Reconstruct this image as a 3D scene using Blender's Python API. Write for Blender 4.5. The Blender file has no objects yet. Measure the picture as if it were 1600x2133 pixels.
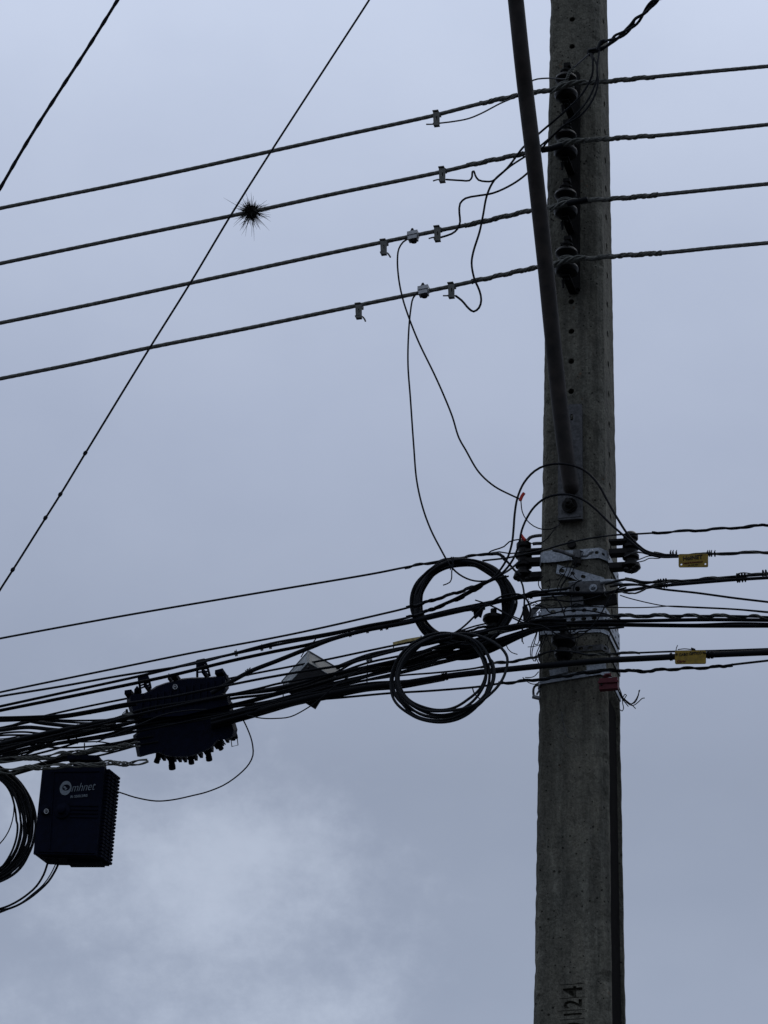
import bpy, bmesh, math, random
from mathutils import Vector, Matrix, noise
rnd = random.Random(7)
S = bpy.context.scene
# ------------------------------------------------------------------ camera
FPX = 8000.0; TH = math.radians(27.5); RHO = math.radians(1.45); CZ = 1.6
cF = Vector((0, math.cos(TH), math.sin(TH)))
_R = Vector((1, 0, 0)); _U = Vector((0, -math.sin(TH), math.cos(TH)))
cR = _R * math.cos(RHO) + _U * math.sin(RHO); cU = -_R * math.sin(RHO) + _U * math.cos(RHO)
cam = bpy.data.cameras.new('camera'); co = bpy.data.objects.new('camera', cam)
S.collection.objects.link(co); S.camera = co
cam.sensor_fit = 'VERTICAL'; cam.sensor_height = 36; cam.sensor_width = 27
cam.lens = 36 * FPX / 2133; cam.clip_start = .1; cam.clip_end = 5000
co.matrix_world = Matrix(((cR.x, cU.x, -cF.x, 0), (cR.y, cU.y, -cF.y, 0), (cR.z, cU.z, -cF.z, CZ), (0, 0, 0, 1)))
CAM = Vector((0, 0, CZ))
# ------------------------------------------------------------------ overcast sky
SUN_EL, SUN_ROT = 52, 20
w = bpy.data.worlds.new('World'); S.world = w; w.use_nodes = True
nt = w.node_tree; N = nt.nodes; L = nt.links
for n in list(N): N.remove(n)
out = N.new('ShaderNodeOutputWorld'); bg = N.new('ShaderNodeBackground'); L.new(bg.outputs[0], out.inputs[0])
bg.inputs[1].default_value = .1
sky = N.new('ShaderNodeTexSky'); sky.sky_type = 'NISHITA'; sky.sun_disc = False
sky.sun_elevation = math.radians(SUN_EL); sky.sun_rotation = math.radians(SUN_ROT)
tc = N.new('ShaderNodeTexCoord')
sep = N.new('ShaderNodeSeparateXYZ'); L.new(tc.outputs['Generated'], sep.inputs[0])
def wnoise(scale, detail, loc, rough=.5, squash=(1, 1, 1)):
    mp = N.new('ShaderNodeMapping'); mp.inputs['Location'].default_value = loc; mp.inputs['Scale'].default_value = squash
    L.new(tc.outputs['Generated'], mp.inputs[0])
    t = N.new('ShaderNodeTexNoise'); t.inputs['Scale'].default_value = scale
    t.inputs['Detail'].default_value = detail; t.inputs['Roughness'].default_value = rough
    L.new(mp.outputs[0], t.inputs['Vector']); return t
def ramp(src, stops, interp='EASE'):
    r = N.new('ShaderNodeValToRGB'); r.color_ramp.interpolation = interp
    e = r.color_ramp.elements
    while len(e) < len(stops): e.new(.5)
    for k, (p, c) in enumerate(stops): e[k].position = p; e[k].color = (*c, 1)
    L.new(src, r.inputs[0]); return r
base = ramp(sep.outputs['Z'], [(0, (2.4, 2.75, 3.4)), (.33, (3.2, 3.72, 4.85)), (.40, (2.92, 3.38, 4.42)), (.48, (3.88, 4.44, 5.8)), (.585, (5.95, 6.7, 8.4)), (1, (6.3, 7.0, 8.4))], 'LINEAR')
n1 = wnoise(6.0, 4, (2.31, .74, 1.13), .5, (1, 1, 1.7)); n2 = wnoise(22, 5, (4.1, 1.7, .3), .55, (1, 1, 1.5))
r1 = ramp(n1.outputs['Fac'], [(.25, (.955, .96, .967)), (.75, (1.05, 1.045, 1.04))])
r2 = ramp(n2.outputs['Fac'], [(.2, (.975, .978, .982)), (.8, (1.03, 1.028, 1.02))])
def mix(t, a, b, f=1.0):
    m = N.new('ShaderNodeMix'); m.data_type = 'RGBA'; m.blend_type = t
    if isinstance(f, float): m.inputs[0].default_value = f
    else: L.new(f, m.inputs[0])
    L.new(a, m.inputs[6])
    if isinstance(b, tuple): m.inputs[7].default_value = (*b, 1)
    else: L.new(b, m.inputs[7])
    return m.outputs[2]
c = mix('MULTIPLY', mix('MULTIPLY', base.outputs[0], r1.outputs[0]), r2.outputs[0])
# a brighter, ragged bank of cloud low on the left
bd = (cF * FPX + cR * (440 - 800) + cU * (1066.5 - 1920)).normalized()
vm = N.new('ShaderNodeVectorMath'); vm.operation = 'DISTANCE'; L.new(tc.outputs['Generated'], vm.inputs[0]); vm.inputs[1].default_value = bd
n3 = wnoise(15, 8, (.35, 2.2, 5.1), .64, (1, 1, 1.25))
ad = N.new('ShaderNodeMath'); ad.operation = 'MULTIPLY_ADD'; L.new(n3.outputs['Fac'], ad.inputs[0]); ad.inputs[1].default_value = -.20; L.new(vm.outputs['Value'], ad.inputs[2])
of = N.new('ShaderNodeMath'); of.operation = 'ADD'; L.new(ad.outputs[0], of.inputs[0]); of.inputs[1].default_value = .12
bk = ramp(of.outputs[0], [(.012, (1, 1, 1)), (.078, (0, 0, 0))])
c = mix('MULTIPLY', c, (1.50, 1.46, 1.38), bk.outputs[0])
c = mix('MIX', c, sky.outputs[0], .04)
L.new(c, bg.inputs[0])
sd = bpy.data.lights.new('sun', 'SUN'); sd.energy = .5; sd.angle = math.radians(40); sd.color = (1, .96, .9)
so = bpy.data.objects.new('sun', sd); S.collection.objects.link(so)
_e, _a = math.radians(SUN_EL), math.radians(SUN_ROT)
so.rotation_euler = Vector((math.sin(_a) * math.cos(_e), math.cos(_a) * math.cos(_e), math.sin(_e))).to_track_quat('Z', 'Y').to_euler()
S.view_settings.view_transform = 'Standard'; S.view_settings.look = 'None'
S.view_settings.exposure = 0; S.view_settings.gamma = 1; S.view_settings.use_curve_mapping = False

# ------------------------------------------------------------------ frames of reference
PSI = math.radians(-15.5)
pN = Vector((math.sin(PSI), -math.cos(PSI), 0)); pR = Vector((math.cos(PSI), math.sin(PSI), 0)); Z = Vector((0, 0, 1))
FRONT0 = Vector((.5305, 9.6, 0))
def Wz(z): return .105 + (.079 - .105) * (z - 5.08) / 3.07       # half width of the shaft
def Dz(z): return .214 + (.142 - .214) * (z - 5.08) / 3.07       # depth of the shaft
AX = FRONT0 - pN * (Dz(6.6) / 2)                                   # pole axis
def ray(px, py): return (cF * FPX + cR * (px - 800) + cU * (1066.5 - py)).normalized()
def Q(px, py, v):                                                  # where the sight line meets the street-side plane v metres before the pole's axis
    d = ray(px, py); return CAM + d * ((v - (CAM - AX).dot(pN)) / d.dot(pN))
def QF(px, py, off=0.0):                                           # the same, on the tapering front face
    p = Q(px, py, .1)
    for _ in range(4): p = Q(px, py, Dz(p.z) / 2 + off)
    return p
def PPM(p): return FPX / (p - CAM).dot(cF)                         # pixels per metre there
def loc(u, v, z): return AX + pR * u + pN * v + Z * z

# ------------------------------------------------------------------ materials
MATS = {}
def mat(name, col, rough=.6, metal=0.0, spec=.3, var=.25, vscale=30, bump=.0, bscale=200, streak=None):
    m = bpy.data.materials.new(name); m.use_nodes = True; t = m.node_tree; n = t.nodes; l = t.links
    b = n['Principled BSDF']; b.inputs['Roughness'].default_value = rough; b.inputs['Metallic'].default_value = metal
    b.inputs['Specular IOR Level'].default_value = spec
    g = n.new('ShaderNodeNewGeometry')
    q = n.new('ShaderNodeTexNoise'); q.inputs['Scale'].default_value = vscale; q.inputs['Detail'].default_value = 6
    l.new(g.outputs['Position'], q.inputs['Vector'])
    r = n.new('ShaderNodeValToRGB'); r.color_ramp.elements[0].position = .3; r.color_ramp.elements[1].position = .72
    r.color_ramp.elements[0].color = (*[x * (1 - var) for x in col], 1)
    c2 = streak if streak else tuple(x * (1 + var) for x in col)
    r.color_ramp.elements[1].color = (*c2, 1)
    l.new(q.outputs['Fac'], r.inputs[0]); l.new(r.outputs[0], b.inputs['Base Color'])
    if bump:
        q2 = n.new('ShaderNodeTexNoise'); q2.inputs['Scale'].default_value = bscale; q2.inputs['Detail'].default_value = 4
        l.new(g.outputs['Position'], q2.inputs['Vector'])
        bp = n.new('ShaderNodeBump'); bp.inputs['Strength'].default_value = bump; bp.inputs['Distance'].default_value = .002
        l.new(q2.outputs['Fac'], bp.inputs['Height']); l.new(bp.outputs[0], b.inputs['Normal'])
    MATS[name] = m; return m
mat('black_rubber', (.0045, .0055, .008), .68, 0, .12, .35, 12)
mat('grey_rubber', (.008, .010, .013), .6, 0, .16, .4, 12)
mat('black_plastic', (.0016, .0032, .0115), .7, 0, .06, .3, 60, .3, 700)
mat('bare_aluminium', (.125, .128, .118), .65, .35, .3, .35, 90)
mat('steel_strand', (.10, .104, .095), .6, .4, .3, .4, 120)
mat('galvanised_steel', (.25, .275, .305), .5, .55, .4, .35, 160, .3, 500)
mat('dull_steel', (.075, .078, .082), .6, .4, .3, .4, 110, .3, 400)
mat('blackened_steel', (.0045, .0042, .004), .7, 0, .12, .4, 60)
mat('dark_steel', (.0105, .0098, .0095), .65, .05, .14, .5, 40, .35, 250)
mat('weathered_pipe', (.011, .0105, .0105), .6, .05, .2, .45, 22, .3, 180, (.030, .024, .021))
mat('shade_black', (.003, .003, .0035), .95, 0, .02, .4, 20)  # near-black that paints the shade in the pole's side hollow
mat('porcelain', (.0032, .0028, .003), .4, 0, .12, .3, 30)
mat('clip_metal', (.088, .091, .084), .6, .25, .3, .25, 120)
mat('connector_body', (.34, .355, .37), .5, .1, .4, .15, 120)
mat('yellow_tag', (.20, .13, .008), .6, 0, .3, .3, 90)
mat('faded_tag', (.30, .24, .09), .6, 0, .3, .4, 120)
mat('print_black', (.012, .010, .009), .6, 0, .2, .1)
mat('print_red', (.10, .012, .008), .6, 0, .2, .1)
mat('red_plastic', (.10, .009, .018), .55, 0, .3, .3, 90)
mat('red_cap', (.5, .03, .02), .5, 0, .3, .1)
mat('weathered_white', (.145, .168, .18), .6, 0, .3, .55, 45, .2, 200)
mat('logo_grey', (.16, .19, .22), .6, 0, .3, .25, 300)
mat('shaded_side', (.055, .064, .067), .6, 0, .3, .6, 50)  # shaded copy of the square box's wall colour
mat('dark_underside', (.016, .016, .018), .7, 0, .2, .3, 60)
mat('leaf', (.010, .011, .008), .7, 0, .2, .5, 200)
mat('asphalt', (.05, .05, .05), .9, 0, .2, .3, 3)
mat('rust', (.10, .04, .02), .85, 0, .2, .4, 150)

def concrete():
    m = bpy.data.materials.new('weathered_concrete'); m.use_nodes = True; t = m.node_tree; n = t.nodes; l = t.links
    b = n['Principled BSDF']; b.inputs['Roughness'].default_value = .92; b.inputs['Specular IOR Level'].default_value = .2
    g = n.new('ShaderNodeNewGeometry')
    def ns(scale, det=6, sq=(1, 1, 1), rough=.6):
        mp = n.new('ShaderNodeMapping'); mp.inputs['Scale'].default_value = sq; l.new(g.outputs['Position'], mp.inputs[0])
        q = n.new('ShaderNodeTexNoise'); q.inputs['Scale'].default_value = scale; q.inputs['Detail'].default_value = det
        q.inputs['Roughness'].default_value = rough; l.new(mp.outputs[0], q.inputs['Vector']); return q.outputs['Fac']
    def rp(src, stops):
        r = n.new('ShaderNodeValToRGB'); e = r.color_ramp.elements
        while len(e) < len(stops): e.new(.5)
        for k, (p, c) in enumerate(stops): e[k].position = p; e[k].color = (*c, 1)
        l.new(src, r.inputs[0]); return r.outputs[0]
    def mx(t_, a, b_, f=1.0):
        k = n.new('ShaderNodeMix'); k.data_type = 'RGBA'; k.blend_type = t_; k.inputs[0].default_value = f
        l.new(a, k.inputs[6]); l.new(b_, k.inputs[7]); return k.outputs[2]
    c = rp(ns(3.5, 5), [(.3, (.112, .110, .090)), (.55, (.142, .137, .110)), (.75, (.163, .153, .120))])
    c = mx('MULTIPLY', c, rp(ns(28, 8, (1, 1, .45), .7), [(.3, (.66, .67, .67)), (.5, (1, 1, 1)), (.70, (1.24, 1.23, 1.2))]))
    c = mx('MULTIPLY', c, rp(ns(160, 5), [(.35, (.78, .78, .78)), (.65, (1.15, 1.15, 1.15))]))
    c = mx('MULTIPLY', c, rp(ns(9, 6, (3, 3, .25), .7), [(.42, (1, 1, 1)), (.68, (.52, .53, .55))]))     # vertical runs of grime
    c = mx('MULTIPLY', c, rp(ns(14, 7, (2.2, 2.2, .22), .72), [(.5, (1, 1, 1)), (.66, (1.38, 1.4, 1.42)), (.8, (1.7, 1.72, 1.75))]))
    vo = n.new('ShaderNodeTexVoronoi'); vo.inputs['Scale'].default_value = 55; l.new(g.outputs['Position'], vo.inputs['Vector'])
    mask = n.new('ShaderNodeMath'); mask.operation = 'MULTIPLY_ADD'
    l.new(ns(11, 3), mask.inputs[0]); mask.inputs[1].default_value = -.42; mask.inputs[2].default_value = .255
    pit = n.new('ShaderNodeMath'); pit.operation = 'ADD'; l.new(vo.outputs['Distance'], pit.inputs[0]); l.new(mask.outputs[0], pit.inputs[1])
    pr = rp(pit.outputs[0], [(.13, (.25, .24, .23)), (.2, (1, 1, 1))])
    c = mx('MULTIPLY', c, pr)
    rs = rp(ns(17, 4, (1, 1, 1), .6), [(.70, (1, 1, 1)), (.76, (1.3, .75, .55))]); c = mx('MULTIPLY', c, rs)
    l.new(c, b.inputs['Base Color'])
    h = n.new('ShaderNodeMath'); h.operation = 'MULTIPLY_ADD'; l.new(ns(60, 6, (1, 1, .6), .65), h.inputs[0]); h.inputs[1].default_value = 1.6
    sp = n.new('ShaderNodeSeparateColor'); l.new(pr, sp.inputs[0]); l.new(sp.outputs[0], h.inputs[2])
    bp = n.new('ShaderNodeBump'); bp.inputs['Strength'].default_value = 1; bp.inputs['Distance'].default_value = .011
    l.new(h.outputs[0], bp.inputs['Height']); l.new(bp.outputs[0], b.inputs['Normal'])
    MATS['concrete'] = m
concrete()

# ------------------------------------------------------------------ object helpers
COL = S.collection
def wpos(o):
    p = o.location.copy()
    while o.parent: o = o.parent; p = p + o.location
    return p
def tag(o, label=None, cat=None, group=None, kind=None):
    if label: o['label'] = label
    if cat: o['category'] = cat
    if group: o['group'] = group
    if kind: o['kind'] = kind
    return o
def empty(name, at, label, cat, group=None):
    o = bpy.data.objects.new(name, None); COL.objects.link(o); o.location = at; o.empty_display_size = .05
    return tag(o, label, cat, group)
class MB:
    """collects world-space geometry; build() links it as one mesh object"""
    def __init__(s): s.v = []; s.f = []; s.m = []; s.sm = []
    def add(s, vs, fs, mi=0, smooth=False):
        b = len(s.v); s.v += [Vector(x) for x in vs]; s.f += [tuple(i + b for i in f) for f in fs]
        s.m += [mi] * len(fs); s.sm += [smooth] * len(fs); return s
    def mesh(s, me, M, mi=0):
        return s.add([M @ v.co for v in me.vertices], [tuple(p.vertices) for p in me.polygons], mi)
    def tube(s, pts, r, seg=8, mi=0, taper=None, smooth=True):
        pts = [Vector(p) for p in pts]; n = len(pts)
        if n < 2: return s
        T = [(pts[min(i + 1, n - 1)] - pts[max(i - 1, 0)]).normalized() for i in range(n)]
        a = Vector((0, 0, 1)) if abs(T[0].z) < .9 else Vector((1, 0, 0))
        X = (a - T[0] * a.dot(T[0])).normalized(); vs = []; fs = []
        for i in range(n):
            X = (X - T[i] * X.dot(T[i])).normalized(); Y = T[i].cross(X)
            rr = r[i] if isinstance(r, (list, tuple)) else r
            for k in range(seg):
                th = 2 * math.pi * k / seg; vs.append(pts[i] + (X * math.cos(th) + Y * math.sin(th)) * rr)
        for i in range(n - 1):
            for k in range(seg):
                k2 = (k + 1) % seg; fs.append((i * seg + k, i * seg + k2, (i + 1) * seg + k2, (i + 1) * seg + k))
        fs.append(tuple(range(seg))[::-1]); fs.append(tuple((n - 1) * seg + k for k in range(seg)))
        return s.add(vs, fs, mi, smooth)
    def box(s, c, X, Y, Zv, mi=0):
        c = Vector(c); vs = [c + X * i + Y * j + Zv * k for i in (-1, 1) for j in (-1, 1) for k in (-1, 1)]
        return s.add(vs, [(0, 1, 3, 2), (4, 6, 7, 5), (0, 4, 5, 1), (2, 3, 7, 6), (0, 2, 6, 4), (1, 5, 7, 3)], mi)
    def lathe(s, prof, O, A=Z, seg=28, mi=0):
        A = A.normalized(); X = A.orthogonal().normalized(); Y = A.cross(X); vs = []; fs = []; n = len(prof)
        for r, h in prof:
            for k in range(seg):
                th = 2 * math.pi * k / seg; vs.append(O + A * h + (X * math.cos(th) + Y * math.sin(th)) * max(r, 1e-5))
        for i in range(n - 1):
            for k in range(seg):
                k2 = (k + 1) % seg; fs.append((i * seg + k, i * seg + k2, (i + 1) * seg + k2, (i + 1) * seg + k))
        fs.append(tuple(range(seg))[::-1]); fs.append(tuple((n - 1) * seg + k for k in range(seg)))
        return s.add(vs, fs, mi, True)
    def build(s, name, mats, parent=None, sharp=35, origin=None):
        if isinstance(mats, str): mats = [mats]
        lo = Vector([min(v[i] for v in s.v) for i in range(3)]); hi = Vector([max(v[i] for v in s.v) for i in range(3)])
        O = origin if origin is not None else (lo + hi) / 2
        me = bpy.data.meshes.new(name); me.from_pydata([v - O for v in s.v], [], s.f)
        for m in mats: me.materials.append(MATS[m])
        for p, mi, sm in zip(me.polygons, s.m, s.sm): p.material_index = mi; p.use_smooth = sm
        if any(s.sm): me.set_sharp_from_angle(angle=math.radians(sharp))
        o = bpy.data.objects.new(name, me); COL.objects.link(o)
        if parent: o.parent = parent; o.location = O - wpos(parent)
        else: o.location = O
        return o
def smooth_path(P, step=.006, close=False):
    """Catmull-Rom through world points, sampled evenly"""
    P = [Vector(p) for p in P]
    if len(P) == 2: P = [P[0], (P[0] + P[1]) / 2, P[1]]
    E = [P[0] * 2 - P[1]] + P + [P[-1] * 2 - P[-2]]; o = []
    for i in range(1, len(E) - 2):
        a, b, c_, d = E[i - 1:i + 3]; L_ = (c_ - b).length; n = max(2, int(L_ / step))
        t1 = max((b - a).length, 1e-6) ** .5; t2 = max(L_, 1e-6) ** .5; t3 = max((d - c_).length, 1e-6) ** .5
        m1 = ((b - a) / t1 - (c_ - a) / (t1 + t2) + (c_ - b) / t2) * t2
        m2 = ((c_ - b) / t2 - (d - b) / (t2 + t3) + (d - c_) / t3) * t2
        for k in range(n):
            t = k / n; o.append(b * (2*t**3 - 3*t*t + 1) + m1 * (t**3 - 2*t*t + t) + c_ * (-2*t**3 + 3*t*t) + m2 * (t**3 - t*t))
    o.append(P[-1]); return o
def px_path(pts, v, step=.008):
    """pts: (px, py) or (px, py, v)"""
    W_ = [Q(p[0], p[1], p[2] if len(p) > 2 else v) for p in pts]
    o = smooth_path(W_, step)
    def far(p): return p[0] <= -36 or p[0] >= 1636 or p[1] <= -36
    if far(pts[0]): d = (W_[0] - W_[1]).normalized(); o = [W_[0] + d * t for t in [7 - .1 * k for k in range(70)]] + o    # lines run on beyond the picture
    if far(pts[-1]): d = (W_[-1] - W_[-2]).normalized(); o = o + [W_[-1] + d * (.1 + .1 * k) for k in range(70)]
    return o
def helix(mb, path, n, rs, R, pitch, mi=0, phase=0, seg=6, hand=1, wob=0):
    d = [0]
    for a, b in zip(path, path[1:]): d.append(d[-1] + (b - a).length)
    tot = d[-1]; k = max(4, int(tot / (pitch / 14))); fine = []; j = 0
    for i in range(k + 1):
        s_ = tot * i / k
        while j < len(d) - 2 and d[j + 1] < s_: j += 1
        f = (s_ - d[j]) / max(d[j + 1] - d[j], 1e-9); fine.append((path[j].lerp(path[j + 1], f), s_))
    for q in range(n):
        pp = []
        for i, (p, s_) in enumerate(fine):
            a = fine[max(i - 1, 0)][0]; b = fine[min(i + 1, k)][0]; T = (b - a).normalized()
            X = (pN - T * pN.dot(T)).normalized(); Y = T.cross(X)
            ss = s_ + wob * noise.noise(Vector((s_ * 9, phase, 3)))
            th = hand * 2 * math.pi * ss / pitch + 2 * math.pi * q / n + phase
            pp.append(p + (X * math.cos(th) + Y * math.sin(th)) * R)
        mb.tube(pp, rs, seg, mi)
def curve_mesh(outline, holes=(), thick=.003, bevel=0):
    cu = bpy.data.curves.new('flat', 'CURVE'); cu.dimensions = '2D'; cu.fill_mode = 'BOTH'; cu.extrude = thick / 2; cu.bevel_depth = bevel
    for pl in [outline] + list(holes):
        sp = cu.splines.new('POLY'); sp.points.add(len(pl) - 1)
        for k, (x, y) in enumerate(pl): sp.points[k].co = (x, y, 0, 1)
        sp.use_cyclic_u = True
    return to_mesh(cu)
def to_mesh(cu):
    ob = bpy.data.objects.new('tmp', cu); COL.objects.link(ob)
    me = bpy.data.meshes.new_from_object(ob.evaluated_get(bpy.context.evaluated_depsgraph_get()))
    bpy.data.objects.remove(ob); bpy.data.curves.remove(cu); return me
def frameM(O, X=None, Y=None):
    X = X or pR; Y = Y or Z; Nn = X.cross(Y)
    return Matrix(((X.x, Y.x, Nn.x, O.x), (X.y, Y.y, Nn.y, O.y), (X.z, Y.z, Nn.z, O.z), (0, 0, 0, 1)))
def plate(mb, outline, holes=(), off=None, v=None, thick=.003, mi=0, bevel=0):
    """flat plate traced in photo pixels, lying in the street-side plane at v (or on the pole's front face + off); real thickness backwards"""
    if v is None: cx = sum(p[0] for p in outline) / len(outline); cy = sum(p[1] for p in outline) / len(outline); v = (QF(cx, cy, off) - AX).dot(pN)
    O = Q(outline[0][0], outline[0][1], v)
    def uv(p): d = Q(p[0], p[1], v) - O; return (d.dot(pR), d.z)
    me = curve_mesh([uv(p) for p in outline], [[uv(p) for p in h] for h in holes], thick, bevel)
    return mb.mesh(me, frameM(O - pN * thick / 2), mi)
def oval(cx, cy, rx, ry, n=14, rot=0):
    c_, s_ = math.cos(rot), math.sin(rot)
    return [(cx + rx * math.cos(a) * c_ - ry * math.sin(a) * s_, cy + rx * math.cos(a) * s_ + ry * math.sin(a) * c_) for a in [2 * math.pi * k / n for k in range(n)]]
def slot(cx, cy, L_, H, rot=0, n=5):
    o = []; c_, s_ = math.cos(rot), math.sin(rot); h = H / 2; l_ = max(L_ / 2 - h, 0)
    for sgn in (1, -1):
        for k in range(n):
            a = -math.pi / 2 + math.pi * k / (n - 1); x = sgn * (l_ + h * math.cos(a)); y = sgn * h * math.sin(a)
            o.append((cx + x * c_ - y * s_, cy + x * s_ + y * c_))
    return o
def text_mesh(txt, thick=.0006, shear=0, bold=0):
    cu = bpy.data.curves.new('t', 'FONT'); cu.body = txt; cu.extrude = thick / 2; cu.shear = shear; cu.offset = bold; cu.size = 1
    return to_mesh(cu)
def text_fit(mb, txt, O, X, Y, wid, hei, mi=0, shear=0, bold=0, thick=.001):
    me = text_mesh(txt, 1, shear, bold); xs = [v.co.x for v in me.vertices]; ys = [v.co.y for v in me.vertices]
    x0, x1, y0, y1 = min(xs), max(xs), min(ys), max(ys); Nn = X.cross(Y)
    mb.add([O + X * ((v.co.x - x0) / (x1 - x0) * wid) + Y * ((v.co.y - y0) / (y1 - y0) * hei) + Nn * (v.co.z * thick) for v in me.vertices],
           [tuple(p.vertices) for p in me.polygons], mi)
def bolt(mb, O, A, r, h, mi=0, washer=True):
    if washer: mb.lathe([(r * 1.7, 0), (r * 1.7, h * .25)], O, A, 16, mi)
    A = A.normalized(); X = A.orthogonal().normalized(); Y = A.cross(X)
    ring = [X * math.cos(k * math.pi / 3) * r + Y * math.sin(k * math.pi / 3) * r for k in range(6)]
    b0 = O + A * h * .25; vs = [b0 + q for q in ring] + [O + A * h + q * .93 for q in ring]
    mb.add(vs, [(k, (k + 1) % 6, 6 + (k + 1) % 6, 6 + k) for k in range(6)] + [tuple(range(6, 12))], mi)
    mb.lathe([(r * .5, h * .9), (r * .5, h * 1.5)], O, A, 10, mi)
CAT = {}
def cable(name, label, cat, pts, v, wpx, m='black_rubber', group=None, parent=None, step=.012, seg=8):
    path = px_path(pts, v, step); r = wpx / 2 / PPM(path[len(path) // 2])
    return tag(MB().tube(path, r, seg).build(name, m, parent, 60), label, cat, group)
def ties(path_pts, v, spots, wpx, parent, m='black_rubber'):
    """thin cable ties wound round a cable at given places along x"""
    path = px_path(path_pts, v)
    for sx in spots:
        best = min(range(1, len(path) - 1), key=lambda i: abs(px_of(path[i])[0] - sx))
        p = path[best]; T = (path[best + 1] - path[best - 1]).normalized(); R = (wpx / 2 + 1.2) / PPM(p)
        X = T.orthogonal().normalized(); Y = T.cross(X); mb = MB()
        for q in (-1, 1):
            mb.tube([p + T * (q * .002) + (X * math.cos(a) + Y * math.sin(a)) * R for a in [2 * math.pi * k / 16 for k in range(17)]], .0012, 5)
        a = rnd.uniform(.3, 1.2); mb.tube([p + Z * R, p + Z * (R + .004)], .0013, 5)
        mb.build('cable_tie', m, parent)
def px_of(P):
    d = P - CAM; z = d.dot(cF); return (800 + FPX * d.dot(cR) / z, 1066.5 - FPX * d.dot(cU) / z)

# ------------------------------------------------------------------ ground
g = MB().add([(-2000, -2000, 0), (2000, -2000, 0), (2000, 2000, 0), (-2000, 2000, 0)], [(0, 1, 2, 3)]).build('ground', 'asphalt')
tag(g, kind='structure')

# ------------------------------------------------------------------ concrete pole
Z_REC = 6.03          # below this the sides are hollowed between two flanges
def shaft():
    zs = [0, 1, 2, 3, 4, 4.6, 4.9]; z = 4.98
    while z < 8.5: zs.append(z); z += .014
    zs += [8.8, 9.4, 10.0, 10.5]
    vs = []; nring = None
    for z in zs:
        W, D = Wz(z), Dz(z); cu, cv = .014, .020; rec = 0 if z > Z_REC + .05 else min(1, (Z_REC + .05 - z) / .05)
        f = [(-W + cu, D / 2), ] + [(-W + cu + (2 * W - 2 * cu) * k / 9, D / 2) for k in range(1, 9)] + [(W - cu, D / 2)]
        side = [(W - .004, D / 2 - cv * .75), (W, D / 2 - cv), (W, D / 2 - cv - .010), (W - .088 * rec, D / 2 - cv - .016), (W - .088 * rec, -D / 2 + .024), (W, -D / 2 + .014), (W, -D / 2 + .004)]
        ring = f + side + [(W - .008, -D / 2)] + [(-W + .008, -D / 2)] + [(-a, b) for a, b in side[::-1]]
        nring = len(ring)
        for k, (u, v_) in enumerate(ring):
            p = loc(u, v_, z); q = noise.noise(p * 9) * .0012 + noise.noise(p * 35) * .0014
            if k in (0, 9, 10, 11, nring - 1, nring - 2):
                q2 = noise.noise(Vector((k // 3 * 3.1, 0, z * 22))); q -= max(0, q2 - .2) * .017
            d = Vector((u, v_, 0)).normalized(); p = p + (pR * d.x + pN * d.y) * q
            vs.append(p)
    fs = []
    for i in range(len(zs) - 1):
        for k in range(nring):
            k2 = (k + 1) % nring; fs.append((i * nring + k, i * nring + k2, (i + 1) * nring + k2, (i + 1) * nring + k))
    fs.append(tuple(range(nring))[::-1]); fs.append(tuple((len(zs) - 1) * nring + k for k in range(nring)))
    return MB().add(vs, fs, 0, False)
pole = empty('utility_pole', Vector((AX.x, AX.y, 0)), 'dark weathered concrete utility pole with rows of bolt holes and stamped numbers', 'utility pole')
sh = shaft().build('shaft', 'concrete', pole, 30)
def cut(mb):
    cutter = mb.build('cutter', 'concrete'); bpy.context.view_layer.update()
    md = sh.modifiers.new('b', 'BOOLEAN'); md.operation = 'DIFFERENCE'; md.solver = 'EXACT'; md.object = cutter
    md.use_self = True
    me = bpy.data.meshes.new_from_object(sh.evaluated_get(bpy.context.evaluated_depsgraph_get()))
    sh.modifiers.clear(); n0 = len(sh.data.polygons)
    if len(me.polygons) > n0 * .7: sh.data = me
    bpy.data.objects.remove(cutter)
cb = MB()
zf = QF(1190, 690).z; zsd = QF(1255, 745).z - .075
for k in range(-12, 22):
    z = zf + .1 * k
    if z > 6.15: cb.lathe([(.0088, -.07), (.0088, .012)], loc((QF(1190, 690) - AX).dot(pR), Dz(z) / 2, z), pN, 18)
    z = zsd + .1 * k
    if z > 6.15: cb.lathe([(.0105, -.06), (.0105, .012)], loc(Wz(z), 0.0, z), pR, 18)
cut(cb)
cb = MB()                                                           # stamped figures and the lines between them
def stamp(ch, x0, x1, y0, y1):
    O = QF(x1, y1, -.004); wid = (QF(x0, y0) - QF(x0, y1)).length; hei = (QF(x1, y1) - QF(x0, y1)).length
    text_fit(cb, ch, O, Z, -pR, wid, hei, thick=.016, bold=.02)
for a in (('4', 1173, 1214, 2054, 2078), ('2', 1175, 1213, 2082, 2100), ('0', 1175, 1213, 2130, 2148)): stamp(*a)
cb.box(QF(1193, 2113, 0), pR * .0245, Z * .0032, pN * .007)
for y in (2050, 2078.5, 2104.5, 2123.5):
    cb.box(QF(1192, y, 0), pR * .034, Z * .0010, pN * .003)
cut(cb)
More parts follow.
